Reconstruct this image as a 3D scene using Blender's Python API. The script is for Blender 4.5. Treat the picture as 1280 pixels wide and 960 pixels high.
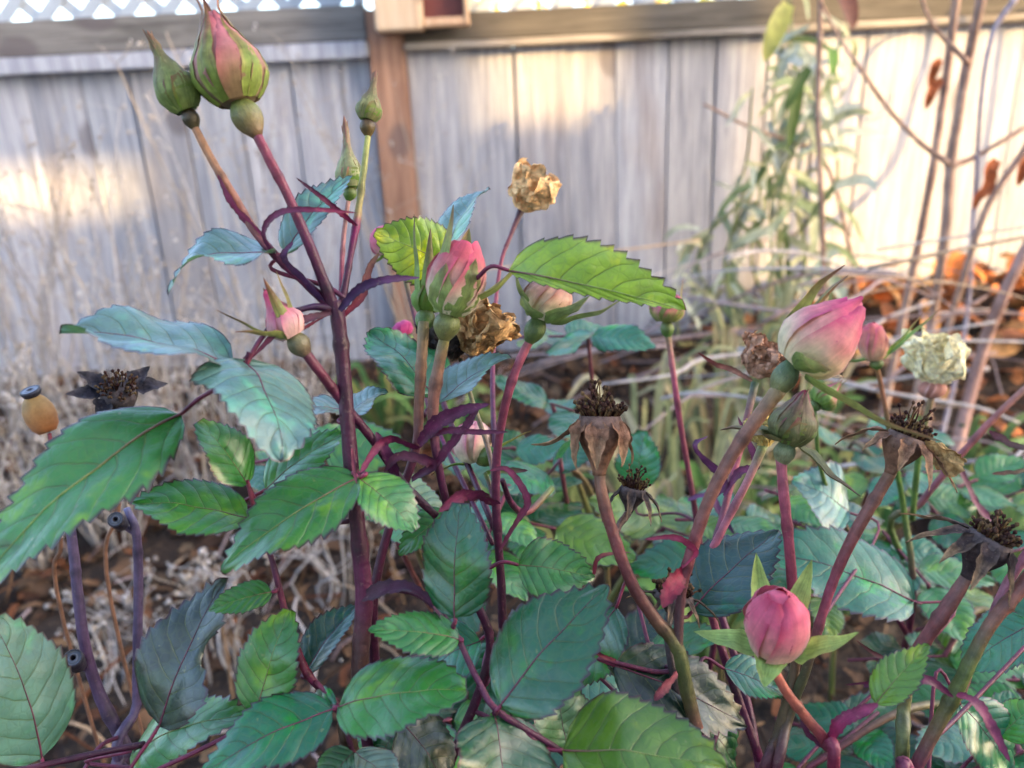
import bpy, bmesh, math, random
from mathutils import Vector, Matrix, noise
R = math.radians
sc = bpy.context.scene
C = sc.collection
for o in list(bpy.data.objects): bpy.data.objects.remove(o)

# ------------------------------------------------------------------ camera
F = 985.0                                   # focal length in pixels of a 1280 x 960 frame
EYE = Vector((0, 0, 0.75))
CAM_M = Matrix.Rotation(R(90 - 19.0), 3, 'X') @ Matrix.Rotation(R(-2.8), 3, 'Z')
cam_data = bpy.data.cameras.new('camera'); cam = bpy.data.objects.new('camera', cam_data); C.objects.link(cam)
cam.matrix_world = Matrix.Translation(EYE) @ CAM_M.to_4x4()
cam_data.sensor_width = 36; cam_data.lens = 36 * F / 1280
cam_data.clip_start = 0.02; cam_data.clip_end = 3000
cam_data.dof.use_dof = True; cam_data.dof.focus_distance = 0.31; cam_data.dof.aperture_fstop = 9.5
sc.camera = cam

# ------------------------------------------------------------------ sky, sun, exposure
SUN_EL, SUN_AZ = R(16.5), R(59)               # azimuth: to the right of straight behind the camera
TO_SUN = Vector((math.sin(SUN_AZ) * math.cos(SUN_EL), -math.cos(SUN_AZ) * math.cos(SUN_EL), math.sin(SUN_EL)))
w = bpy.data.worlds.new('World'); sc.world = w; w.use_nodes = True
sky = w.node_tree.nodes.new('ShaderNodeTexSky'); sky.sky_type = 'NISHITA'; sky.sun_disc = False
sky.sun_elevation = SUN_EL; sky.sun_rotation = math.atan2(TO_SUN.x, TO_SUN.y)
sky.air_density = 0.75; sky.dust_density = 3.0; sky.ozone_density = 0.35
bg = w.node_tree.nodes['Background']; bg.inputs['Strength'].default_value = 0.15
w.node_tree.links.new(sky.outputs[0], bg.inputs[0])
sd = bpy.data.lights.new('sun', 'SUN'); sd.energy = 2.4; sd.angle = R(0.55); sd.color = (1.0, 0.64, 0.23)
sun = bpy.data.objects.new('sun', sd); C.objects.link(sun)
sun.rotation_euler = TO_SUN.to_track_quat('Z', 'Y').to_euler(); sun.location = TO_SUN * 20
sc.view_settings.view_transform = 'Standard'; sc.view_settings.look = 'None'
sc.view_settings.exposure = 3.05; sc.view_settings.gamma = 1.0
sc.render.engine = 'CYCLES'; sc.cycles.use_denoising = True
sc.cycles.max_bounces = 6; sc.cycles.transparent_max_bounces = 4

# ------------------------------------------------------------------ helpers
def lin(c): c /= 255.0; return c / 12.92 if c <= 0.04045 else ((c + 0.055) / 1.055) ** 2.4
def alb(r, g, b, k=0.75): return (lin(r) * k, lin(g) * k, lin(b) * k, 1.0)
def P(u, v, d): return EYE + CAM_M @ Vector(((u - 640) / F * d, -(v - 480) / F * d, -d))
def PY(u, v, Y):
    r = P(u, v, 1.0) - EYE
    return EYE + r * (Y / r.y)
def lerp(a, b, t): return a + (b - a) * t
def mix4(a, b, t): return tuple(a[i] + (b[i] - a[i]) * t for i in range(4))
def ground_z(x, y):
    s = max(0.0, min(1.0, (y - 0.9) / 1.3)); s = s * s * (3 - 2 * s)
    m = math.exp(-((x - 1.25) ** 2) / 0.45 - ((y - 2.1) ** 2) / 0.14) * 0.17
    return s * 0.09 + m + 0.022 * noise.noise(Vector((x * 2.3, y * 2.3, 3))) + 0.008 * noise.noise(Vector((x * 9, y * 9, 1)))

class MB:
    """verts, faces, one colour per vert, uv per vert, edge value per vert"""
    def __init__(s): s.v = []; s.f = []; s.c = []; s.uv = []; s.e = []
    def add(s, v, c=(1, 1, 1, 1), uv=(0, 0), e=0.0):
        s.v.append(v); s.c.append(c); s.uv.append(uv); s.e.append(e); return len(s.v) - 1
    def grid(s, idx, close=False):
        for a, b in zip(idx[:-1], idx[1:]):
            n = len(a)
            for j in range(n if close else n - 1):
                k = (j + 1) % n
                s.f.append((a[j], a[k], b[k], b[j]))
    def mesh(s, name, mat, off=Vector((0, 0, 0)), smooth=True):
        me = bpy.data.meshes.new(name)
        me.from_pydata([tuple(v - off) for v in s.v], [], s.f); me.update()
        at = me.color_attributes.new('Col', 'FLOAT_COLOR', 'POINT')
        at.data.foreach_set('color', [x for c in s.c for x in c])
        uvl = me.attributes.new('tuv', 'FLOAT2', 'POINT')
        uvl.data.foreach_set('vector', [x for c in s.uv for x in c])
        ed = me.attributes.new('edge', 'FLOAT', 'POINT'); ed.data.foreach_set('value', s.e)
        if smooth: me.polygons.foreach_set('use_smooth', [True] * len(me.polygons))
        me.materials.append(mat)
        return me
def link(name, me, parent=None, color=None, loc=None):
    o = bpy.data.objects.new(name, me); C.objects.link(o)
    if parent is not None: o.parent = parent
    if color: o.color = color
    if loc is not None: o.location = loc
    return o
def tag(o, label=None, cat=None, group=None, kind=None):
    if label: o['label'] = label
    if cat: o['category'] = cat
    if group: o['group'] = group
    if kind: o['kind'] = kind
    return o
def thing(name, loc, label, cat, group=None):
    o = bpy.data.objects.new(name, None); C.objects.link(o); o.location = loc; o.empty_display_size = 0.05
    return tag(o, label, cat, group)
def origin(o):                                   # world place of a thing, part or sub-part (no rotations are used)
    v = Vector((0, 0, 0))
    while o is not None: v += o.location; o = o.parent
    return v

def spline(pts, n=6):
    """Catmull-Rom through vectors of any length (lists of floats)"""
    out = []
    q = [[2 * a - b for a, b in zip(pts[0], pts[1])]] + pts + [[2 * a - b for a, b in zip(pts[-1], pts[-2])]]
    for i in range(1, len(q) - 2):
        for k in range(n):
            t = k / n
            out.append([0.5 * (2 * b + (c - a) * t + (2 * a - 5 * b + 4 * c - d) * t * t + (3 * b - a - 3 * c + d) * t ** 3)
                        for a, b, c, d in zip(q[i - 1], q[i], q[i + 1], q[i + 2])])
    out.append(list(pts[-1])); return out
def tube(mb, pts, rad, cols, sides=8, rough=0.06, cap=True, seed=0.0):
    n = len(pts); rings = []
    T = (pts[1] - pts[0]).normalized()
    U = T.orthogonal().normalized()
    for i in range(n):
        T2 = (pts[min(i + 1, n - 1)] - pts[max(i - 1, 0)])
        T2 = T2.normalized() if T2.length > 1e-9 else T
        U = (U - T2 * U.dot(T2)); U = U.normalized() if U.length > 1e-6 else T2.orthogonal().normalized()
        V = T2.cross(U); T = T2
        r = rad[i]; row = []
        for j in range(sides):
            a = 2 * math.pi * j / sides
            rr = r * (1 + rough * noise.noise(pts[i] * (0.35 / max(r, 1e-5)) + Vector((math.cos(a) * 1.3, math.sin(a) * 1.3, seed))))
            row.append(mb.add(pts[i] + (U * math.cos(a) + V * math.sin(a)) * rr, cols[i], (i / n, j / sides), 0))
        rings.append(row)
    mb.grid(rings, True)
    if cap: mb.f.append(tuple(reversed(rings[0]))); mb.f.append(tuple(rings[-1]))
def box(mb, x0, x1, y0, y1, z0, z1, c=(1, 1, 1, 1)):
    i = [mb.add(Vector((x, y, z)), c) for z in (z0, z1) for y in (y0, y1) for x in (x0, x1)]
    for f in ((0, 2, 3, 1), (4, 5, 7, 6), (0, 1, 5, 4), (2, 6, 7, 3), (0, 4, 6, 2), (1, 3, 7, 5)): mb.f.append(tuple(i[k] for k in f))

# ------------------------------------------------------------------ materials
class NT:
    def __init__(s, name):
        s.m = bpy.data.materials.new(name); s.m.use_nodes = True; s.t = s.m.node_tree
        s.b = s.t.nodes['Principled BSDF']; s.out = s.t.nodes['Material Output']
    def n(s, typ, **k):
        nd = s.t.nodes.new(typ)
        for a, b in k.items(): setattr(nd, a, b)
        return nd
    def l(s, a, b): s.t.links.new(a, b)
    def val(s, sock, v):
        if isinstance(v, (int, float, tuple)): sock.default_value = v
        else: s.l(v, sock)
    def math(s, op, a, b=0.0, c=None, clamp=False):
        nd = s.n('ShaderNodeMath', operation=op, use_clamp=clamp); s.val(nd.inputs[0], a); s.val(nd.inputs[1], b)
        if c is not None: s.val(nd.inputs[2], c)
        return nd.outputs[0]
    def mix(s, f, a, b, blend='MIX'):
        nd = s.n('ShaderNodeMix', data_type='RGBA', blend_type=blend); s.val(nd.inputs['Factor'], f); s.val(nd.inputs['A'], a); s.val(nd.inputs['B'], b)
        return nd.outputs['Result']
    def noise(s, scale, detail=3, rough=0.55, vec=None, dist=0.0):
        nd = s.n('ShaderNodeTexNoise'); nd.inputs['Scale'].default_value = scale; nd.inputs['Detail'].default_value = detail
        nd.inputs['Roughness'].default_value = rough; nd.inputs['Distortion'].default_value = dist
        if vec is not None: s.l(vec, nd.inputs['Vector'])
        return nd.outputs[0]
    def ramp(s, x, a, b):                       # smoothstep
        nd = s.n('ShaderNodeMapRange', interpolation_type='SMOOTHSTEP'); s.val(nd.inputs[0], x); s.val(nd.inputs[1], a); s.val(nd.inputs[2], b)
        return nd.outputs[0]
    def bump(s, h, strength, dist):
        nd = s.n('ShaderNodeBump'); nd.inputs['Strength'].default_value = strength; nd.inputs['Distance'].default_value = dist
        s.l(h, nd.inputs['Height']); s.l(nd.outputs[0], s.b.inputs['Normal']); return nd
    def attr(s, name, typ='GEOMETRY'): return s.n('ShaderNodeAttribute', attribute_name=name, attribute_type=typ)
    def pos(s): return s.n('ShaderNodeNewGeometry').outputs['Position']
    def translucent(s, fac, col):
        tr = s.n('ShaderNodeBsdfTranslucent'); s.val(tr.inputs[0], col)
        mx = s.n('ShaderNodeMixShader'); mx.inputs[0].default_value = fac
        s.l(s.b.outputs[0], mx.inputs[1]); s.l(tr.outputs[0], mx.inputs[2]); s.l(mx.outputs[0], s.out.inputs[0])

def leaf_material():
    m = NT('rose_leaf')
    uv = m.n('ShaderNodeSeparateXYZ'); m.l(m.attr('tuv').outputs['Vector'], uv.inputs[0])
    t, s = uv.outputs[0], uv.outputs[1]
    a = m.math('ABSOLUTE', s)
    oi = m.n('ShaderNodeObjectInfo')
    wob = m.math('MULTIPLY', m.math('SUBTRACT', m.noise(60, 2, vec=m.pos()), 0.5), 0.10)
    ph = m.math('ADD', m.math('MULTIPLY', m.math('SUBTRACT', m.math('ADD', t, wob), m.math('MULTIPLY', m.math('POWER', a, 1.3), 0.24)), 7.0),
                m.math('MULTIPLY', m.math('GREATER_THAN', s, 0.0), 0.45))
    fr = m.math('ABSOLUTE', m.math('SUBTRACT', m.math('FRACT', ph), 0.5))
    vein = m.math('MULTIPLY', m.ramp(fr, 0.44, 0.5), m.math('SUBTRACT', 1.0, m.math('MULTIPLY', a, 0.75)))
    vor = m.n('ShaderNodeTexVoronoi', feature='DISTANCE_TO_EDGE'); vor.inputs['Scale'].default_value = 300; m.l(m.pos(), vor.inputs['Vector'])
    small = m.math('SUBTRACT', 1.0, m.ramp(vor.outputs[0], 0.0, 0.16))
    base = oi.outputs['Color']
    big = m.noise(42, 3, 0.6, vec=m.pos(), dist=0.4)
    hsv = m.n('ShaderNodeHueSaturation'); hsv.inputs['Hue'].default_value = 0.435; hsv.inputs['Saturation'].default_value = 1.35; hsv.inputs['Value'].default_value = 1.7; m.l(base, hsv.inputs['Color'])
    hs2 = m.n('ShaderNodeHueSaturation'); hs2.inputs['Hue'].default_value = 0.515; hs2.inputs['Value'].default_value = 0.72; m.l(base, hs2.inputs['Color'])
    c = m.mix(m.ramp(big, 0.52, 0.68), hs2.outputs[0], hsv.outputs[0])
    c = m.mix(m.ramp(m.noise(95, 4, 0.6, vec=m.pos()), 0.3, 0.75), c, base)
    c = m.mix(m.math('MULTIPLY', vein, 0.5), c, alb(150, 170, 95, .5))
    c = m.mix(m.math('MULTIPLY', small, 0.13), c, alb(140, 160, 90, .4))
    spot = m.math('MULTIPLY', m.ramp(m.noise(210, 2, 0.5, vec=m.pos()), 0.72, 0.78), 0.5)
    c = m.mix(spot, c, alb(190, 190, 120, .5))
    blot = m.math('MULTIPLY', m.ramp(m.noise(26, 4, 0.7, vec=m.pos(), dist=.8), 0.60, 0.78), 0.45)
    c = m.mix(blot, c, alb(96, 62, 72, .6))
    e = m.attr('edge').outputs['Fac']
    en = m.math('ADD', e, m.math('MULTIPLY', m.math('SUBTRACT', m.noise(120, 3, vec=m.pos()), 0.5), 0.10))
    c = m.mix(m.math('MULTIPLY', m.ramp(en, 0.84, 0.99), 0.95), c, alb(74, 20, 46, .5))
    m.l(c, m.b.inputs['Base Color'])
    m.val(m.b.inputs['Roughness'], m.math('ADD', 0.26, m.math('MULTIPLY', m.noise(80, 3, vec=m.pos()), 0.26)))
    m.b.inputs['Specular IOR Level'].default_value = 0.35
    m.b.inputs['Coat Weight'].default_value = 0.9; m.b.inputs['Coat Roughness'].default_value = 0.27; m.b.inputs['Coat IOR'].default_value = 1.5
    h = m.math('ADD', m.math('ADD', m.math('MULTIPLY', vein, -1.0), m.math('MULTIPLY', m.math('MULTIPLY', fr, fr), -3.0)), m.math('ADD', m.math('MULTIPLY', small, -0.12), m.math('ADD', m.math('MULTIPLY', m.noise(160, 3, vec=m.pos()), 0.8), m.math('MULTIPLY', m.noise(55, 2, vec=m.pos()), 5.0))))
    m.bump(h, 0.7, 0.0009)
    m.translucent(0.22, m.mix(1.0, c, (1.5, 1.6, 0.35, 1), 'MULTIPLY'))
    return m.m
def attr_material(name, rough=0.5, bumpd=0.0003, bscale=400, trans=0.0, var=0.35, nscale=90, spec=0.4, stretch=None, sheen=0.0, streak=None, sk=(.72, 1.22)):
    m = NT(name)
    p = m.pos()
    if stretch:
        mp = m.n('ShaderNodeMapping'); mp.inputs['Scale'].default_value = stretch; m.l(p, mp.inputs[0]); p = mp.outputs[0]
    col = m.attr('Col').outputs['Color']
    nz = m.noise(nscale, 4, 0.6, vec=p)
    f = m.n('ShaderNodeMapRange'); m.l(nz, f.inputs[0]); f.inputs[1].default_value = 0.25; f.inputs[2].default_value = 0.75
    f.inputs[3].default_value = 1 - var; f.inputs[4].default_value = 1 + var
    cc = m.n('ShaderNodeCombineColor'); [m.l(f.outputs[0], cc.inputs[i]) for i in range(3)]
    c = m.mix(1.0, col, cc.outputs[0], 'MULTIPLY')
    if streak:
        mp2 = m.n('ShaderNodeMapping'); mp2.inputs['Scale'].default_value = streak; m.l(m.attr('tuv').outputs['Vector'], mp2.inputs[0])
        s1 = m.noise(1.0, 4, 0.6, vec=mp2.outputs[0])
        f2 = m.n('ShaderNodeMapRange'); m.l(s1, f2.inputs[0]); f2.inputs[1].default_value = 0.3; f2.inputs[2].default_value = 0.7; f2.inputs[3].default_value = sk[0]; f2.inputs[4].default_value = sk[1]
        c2 = m.n('ShaderNodeCombineColor'); [m.l(f2.outputs[0], c2.inputs[i]) for i in range(3)]
        c = m.mix(1.0, c, c2.outputs[0], 'MULTIPLY')
        c = m.mix(m.math('MULTIPLY', m.ramp(m.noise(700, 2, .5, vec=m.pos()), .64, .72), .14), c, alb(215, 190, 160, .6))
    m.l(c, m.b.inputs['Base Color']); m.b.inputs['Roughness'].default_value = rough; m.b.inputs['Specular IOR Level'].default_value = spec
    if sheen: m.b.inputs['Sheen Weight'].default_value = sheen
    m.bump(m.noise(bscale, 4, 0.6, vec=p), 0.6, bumpd)
    if trans: m.translucent(trans, c)
    return m.m
LEAF = leaf_material()
STEM = attr_material('rose_stem', 0.45, 0.0009, 420, var=0.42, nscale=190, spec=0.4, streak=(7, 9, 1))
SEPAL = attr_material('sepal_green', 0.6, 0.0003, 600, trans=0.15, var=0.4, nscale=260, streak=(2.5, 7, 1))
PETAL = attr_material('rose_petal', 0.55, 0.0003, 300, trans=0.22, var=0.25, nscale=210, spec=0.25, sheen=0.15, streak=(2.0, 9, 1), sk=(.88, 1.1))
DRY = attr_material('dried_plant', 0.8, 0.0012, 500, trans=0.1, var=0.6, nscale=380, spec=0.15, streak=(3, 5, 1))
TWIG = attr_material('bare_twig', 0.7, 0.0012, 160, var=0.35, nscale=60, spec=0.25)
LITTER = attr_material('leaf_litter', 0.8, 0.001, 120, trans=0.12, var=0.45, nscale=50, spec=0.2)
BLADE = attr_material('soft_foliage', 0.55, 0.0006, 150, trans=0.25, var=0.35, nscale=50, spec=0.3)

def wood_material(name, c0, c1, c2, mold=0.3, axis=2):
    m = NT(name)
    tc = m.n('ShaderNodeTexCoord'); oi = m.n('ShaderNodeObjectInfo')
    rnd = m.math('MULTIPLY', oi.outputs['Random'], 37.0)
    add = m.n('ShaderNodeVectorMath', operation='ADD'); m.l(m.pos(), add.inputs[0])
    cx = m.n('ShaderNodeCombineXYZ'); [m.l(rnd, cx.inputs[i]) for i in range(3)]; m.l(cx.outputs[0], add.inputs[1])
    def mp(sc_):
        q = m.n('ShaderNodeMapping'); q.inputs['Scale'].default_value = sc_; m.l(add.outputs[0], q.inputs[0]); return q.outputs[0]
    st = [1, 1, 1]; st[axis] = 0.06
    g1 = m.noise(60, 5, 0.65, vec=mp(tuple(st)), dist=0.5)
    st2 = [1, 1, 1]; st2[axis] = 0.03
    g2 = m.noise(220, 3, 0.6, vec=mp(tuple(st2)))
    st3 = [1, 1, 1]; st3[axis] = 0.3
    blot = m.noise(7, 4, 0.6, vec=mp(tuple(st3)))
    c = m.mix(m.ramp(g1, 0.3, 0.7), c0, c1)
    c = m.mix(m.math('MULTIPLY', m.ramp(g2, 0.52, 0.72), 0.5), c, c2)
    c = m.mix(m.math('MULTIPLY', m.ramp(blot, 0.5, 0.75), mold), c, c2)
    c = m.mix(m.math('MULTIPLY', m.ramp(m.noise(3.5, 3, vec=mp(tuple(st3))), 0.58, 0.78), 0.3), c, alb(178, 140, 110, .6))
    # knots
    kv = [4.2, 4.2, 4.2]; kv[axis] = 2.6
    vo = m.n('ShaderNodeTexVoronoi'); vo.inputs['Scale'].default_value = 1.0; m.l(mp(tuple(kv)), vo.inputs['Vector'])
    kn = m.math('SUBTRACT', 1.0, m.ramp(vo.outputs[0], 0.10, 0.17))
    c = m.mix(m.math('MULTIPLY', kn, 0.6), c, alb(110, 100, 105, .6))
    c = m.mix(1.0, c, oi.outputs['Color'], 'MULTIPLY')
    m.l(c, m.b.inputs['Base Color']); m.b.inputs['Roughness'].default_value = 0.8; m.b.inputs['Specular IOR Level'].default_value = 0.25
    m.bump(m.math('ADD', g1, m.math('MULTIPLY', g2, 0.6)), 0.7, 0.004)
    return m.m
WOOD = wood_material('weathered_boards', alb(190, 192, 202, .75), alb(150, 153, 168, .72), alb(96, 97, 110, .7))
RAILW = wood_material('weathered_rail', alb(150, 146, 144, .7), alb(112, 108, 108, .7), alb(50, 50, 46, .6), mold=0.75, axis=0)
POSTW = wood_material('brown_post_wood', alb(190, 150, 128, .7), alb(150, 112, 96, .7), alb(98, 78, 72, .7))
PALEW = wood_material('pale_box_wood', alb(235, 215, 190, .7), alb(222, 190, 160, .7), alb(190, 150, 120, .7), mold=0.15)
def plain(name, col, rough=0.6, nscale=20, var=0.2):
    m = NT(name); c = m.mix(m.noise(nscale, 4, vec=m.pos()), tuple(x * (1 - var) for x in col[:3]) + (1,), tuple(min(1, x * (1 + var)) for x in col[:3]) + (1,))
    m.l(c, m.b.inputs['Base Color']); m.b.inputs['Roughness'].default_value = rough
    m.bump(m.noise(nscale * 6, 3, vec=m.pos()), 0.3, 0.003)
    return m.m
WHITEP = plain('white_lattice_paint', (0.33, 0.37, 0.43, 1), 0.55, 30, 0.08)
REDP = plain('dark_red_panel', alb(112, 52, 48, .7), 0.6, 60, 0.3)
def ground_material():
    m = NT('soil'); p = m.pos()
    c = m.mix(m.ramp(m.noise(14, 5, 0.65, vec=p), 0.3, 0.7), alb(44, 33, 28, .45), alb(92, 68, 52, .45))
    c = m.mix(m.ramp(m.noise(70, 4, 0.6, vec=p), 0.5, 0.72), c, alb(130, 102, 78, .5))
    m.l(c, m.b.inputs['Base Color']); m.b.inputs['Roughness'].default_value = 0.95
    m.bump(m.math('ADD', m.noise(40, 5, vec=p), m.noise(160, 4, vec=p)), 0.8, 0.02); return m.m
SOIL = ground_material()
SCREENM = plain('shade_screen_paint', (0.62, 0.6, 0.56, 1), 0.7, 6, 0.06); 

# ------------------------------------------------------------------ ground
mb = MB(); rows = []
ys = [-120, -40, -15, -6, -3] + [-2 + 0.05 * i for i in range(0, 100)] + [3.2, 4, 6, 10, 20, 60, 250]
xs = [-200, -60, -20, -8, -4] + [-2.6 + 0.06 * i for i in range(0, 100)] + [3.8, 5, 8, 20, 60, 200]
for y in ys: rows.append([mb.add(Vector((x, y, ground_z(x, y) if -3 < y < 3.2 and abs(x) < 4 else 0.09 if y > 2 else 0.0))) for x in xs])
mb.grid(rows)
tag(link('ground', mb.mesh('ground', SOIL)), kind='structure')

# ------------------------------------------------------------------ fence
FY = 2.2
fence_l = thing('board_fence', (0, FY, ground_z(0, FY)), 'weathered grey vertical board fence with white lattice top and brown post', 'fence')
fo = origin(fence_l)
random.seed(4)
zl = PY(300, 81, FY).z; zr = PY(900, 46, FY).z           # undersides of the two top rails
px0 = PY(476, 200, FY).x; px1 = PY(517, 200, FY).x
def part_box(name, parent, mat, x0, x1, y0, y1, z0, z1, color=None, bev=0.003, jit=0.0):
    bm = bmesh.new(); bmesh.ops.create_cube(bm, size=1)
    for v in bm.verts:
        v.co = Vector((lerp(x0, x1, v.co.x + .5), lerp(y0, y1, v.co.y + .5), lerp(z0, z1, v.co.z + .5)))
        if jit: v.co += Vector((random.uniform(-jit, jit), random.uniform(-jit, jit) * .5, 0))
    if bev: bmesh.ops.bevel(bm, geom=bm.edges[:], offset=bev, segments=2, affect='EDGES')
    o_ = origin(parent) if parent else Vector((0, 0, 0))
    me = bpy.data.meshes.new(name); bmesh.ops.translate(bm, verts=bm.verts, vec=-o_); bm.to_mesh(me); bm.free(); me.materials.append(mat)
    return link(name, me, parent, color or (1, 1, 1, 1))
def boards(xa, xb, ztop, parent):
    x = xa
    while x < xb - 0.02:
        wdt = min(random.uniform(0.125, 0.148), xb - x)
        k = random.uniform(0.84, 1.22); wm = random.uniform(-.035, .05)
        yy = FY + random.uniform(-0.004, 0.004)
        part_box('board', parent, WOOD, x, x + wdt - random.uniform(0.001, 0.004), yy, yy + 0.018, -0.05, ztop + 0.01, (k * (1 + wm), k, k * (1 - wm), 1), 0.002, 0.002)
        part_box('gap_backing', parent, WOOD, x + wdt - .022, x + wdt + .016, FY + .0235, FY + .034, -.05, ztop, (.75, .75, .75, 1), 0)  # strip added behind each seam to block light through the gap
        x += wdt
boards(-3.3, px0 - 0.004, zl, fence_l); boards(px1 + 0.004, 4.0, zr, fence_l)
part_box('rail', fence_l, RAILW, -3.3, px0 - 0.003, FY - 0.022, FY + 0.05, zl + 0.042, zl + 0.125)
part_box('ledge', fence_l, WOOD, -3.3, px0 - 0.003, FY - 0.036, FY - 0.005, zl, zl + 0.040, (1.12, 1.12, 1.14, 1))
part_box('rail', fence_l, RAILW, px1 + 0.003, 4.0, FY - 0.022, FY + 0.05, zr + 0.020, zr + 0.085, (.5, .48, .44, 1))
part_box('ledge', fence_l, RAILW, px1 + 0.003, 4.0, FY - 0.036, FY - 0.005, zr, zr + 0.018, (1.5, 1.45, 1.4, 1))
part_box('post', fence_l, POSTW, px0, px1, FY - 0.03, FY + 0.06, -0.05, zr + 0.10)
part_box('post', fence_l, POSTW, 2.25, 2.34, FY + 0.02, FY + 0.11, -0.05, zr + 0.50)
part_box('post', fence_l, POSTW, -2.75, -2.66, FY + 0.02, FY + 0.11, -0.05, zr + 0.50)
def lattice(xa, xb, za, zb, yc):
    h = zb - za; pitch = 0.105; wv = 0.030
    for sgn, yo in ((1, 0.0), (-1, 0.008)):
        x = xa - h
        while x < xb + h:
            p0 = Vector((x, za)); p1 = Vector((x + sgn * h, zb))
            q0, q1 = p0.copy(), p1.copy()
            lo, hi = sorted((q0.x, q1.x))
            if hi > xa and lo < xb:
                def atx(X): t = (X - p0.x) / (p1.x - p0.x); return Vector((X, lerp(za, zb, t)))
                if q0.x < xa: q0 = atx(xa)
                if q0.x > xb: q0 = atx(xb)
                if q1.x < xa: q1 = atx(xa)
                if q1.x > xb: q1 = atx(xb)
                if (q1 - q0).length > 0.03:
                    m2 = MB(); d = wv * 0.7071
                    vs = []
                    for yy in (yc + yo, yc + yo + 0.007):
                        for q, s_ in ((q0, -1), (q0, 1), (q1, 1), (q1, -1)):
                            vs.append(m2.add(Vector((q.x + s_ * d, yy, q.y))))
                    for f in ((0, 1, 2, 3), (7, 6, 5, 4), (0, 4, 5, 1), (1, 5, 6, 2), (2, 6, 7, 3), (3, 7, 4, 0)): m2.f.append(tuple(vs[i] for i in f))
                    link('lattice_slat', m2.mesh('lattice_slat', WHITEP, fo, False), fence_l)
            x += pitch
lattice(-2.6, px0 - 0.03, zl + 0.125, zl + 0.46, FY + 0.012)
lattice(px1 + 0.03, 2.6, zr + 0.085, zr + 0.44, FY + 0.012)
part_box('top_cap', fence_l, WHITEP, -2.8, px0 - 0.006, FY - 0.03, FY + 0.06, zl + 0.46, zl + 0.50)
part_box('top_cap', fence_l, WHITEP, px1 + 0.006, 4.0, FY - 0.03, FY + 0.06, zr + 0.44, zr + 0.48)
part_box('lattice_stile', fence_l, WHITEP, px0 - 0.032, px0 - 0.006, FY - 0.005, FY + 0.03, zl + 0.127, zl + 0.458, (0.55, .6, .6, 1))
part_box('lattice_stile', fence_l, WHITEP, px1 + 0.006, px1 + 0.032, FY - 0.005, FY + 0.03, zr + 0.087, zr + 0.438)
# wooden box on the post
bx = thing('wooden_post_box', (0, 0, 0), 'pale wooden box with dark red front panel fixed on the fence post', 'box')
a0 = PY(468, 20, FY - .1); a1 = PY(528, 20, FY - .1); a2 = PY(586, 20, FY - .1); zb_ = PY(530, 37, FY - .1).z
bx.location = (a0.x, FY - .06, zb_)
part_box('side_block', bx, PALEW, a0.x, a1.x, FY - 0.11, FY - 0.033, zb_, zb_ + 0.30, (1, 1, 1, 1), 0.004)
part_box('bottom_frame', bx, PALEW, a1.x + .001, a2.x - .012, FY - 0.10, FY - 0.04, zb_ + 0.006, zb_ + 0.026, (.95, .85, .8, 1))
part_box('side_frame', bx, PALEW, a2.x - 0.0115, a2.x, FY - 0.10, FY - 0.04, zb_ + 0.006, zb_ + 0.30, (.95, .82, .72, 1))
part_box('front_panel', bx, REDP, a1.x + .001, a2.x - .012, FY - 0.075, FY - 0.045, zb_ + 0.027, zb_ + 0.30)

# ------------------------------------------------------------------ unseen screen added behind the viewpoint (shades the bed, cuts the sun patches)
HY = -2.2
def shade(u, v):                              # where a ray from the sun that ends on the fence at (u, v) crosses the added screen
    p = PY(u, v, FY); t = (HY - p.y) / TO_SUN.y
    return p + TO_SUN * t
h_r = shade(938, 200).x; h_m1 = shade(806, 60); h_m0 = shade(600, 60); zlow = shade(700, 150).z
hs = thing('shade_screen', (h_r - 3, HY, 0), 'tall unseen shading screen added with openings that shape the sun patches on the fence', 'screen wall')
l0 = shade(-60, 200).x; l1 = shade(262, 200).x; zs0 = shade(130, 268).z; zs1 = shade(130, 190).z
ZT = 4.7
part_box('panel', hs, SCREENM, h_m1.x, h_r, HY - .05, HY, -0.05, ZT, bev=0)
part_box('panel', hs, SCREENM, h_m0.x, h_m1.x - .002, HY - .053, HY - .003, -0.05, zlow, bev=0)
part_box('panel', hs, SCREENM, l1, h_m0.x - .002, HY - .05, HY, -0.05, ZT, bev=0)
part_box('panel', hs, SCREENM, l0, l1 - .002, HY - .053, HY - .003, -0.05, zs0, bev=0)
part_box('panel', hs, SCREENM, l0, l1 - .002, HY - .053, HY - .003, zs1, ZT, bev=0)
part_box('panel', hs, SCREENM, l0 - 7, l0 - .002, HY - .05, HY, -0.05, ZT, bev=0)
for xp in (h_r - .05, l1 + .1, l0 - .15, l0 - 3): part_box('post', hs, POSTW, xp - .045, xp + .045, HY - .145, HY - .055, -.05, ZT - .02)
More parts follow.
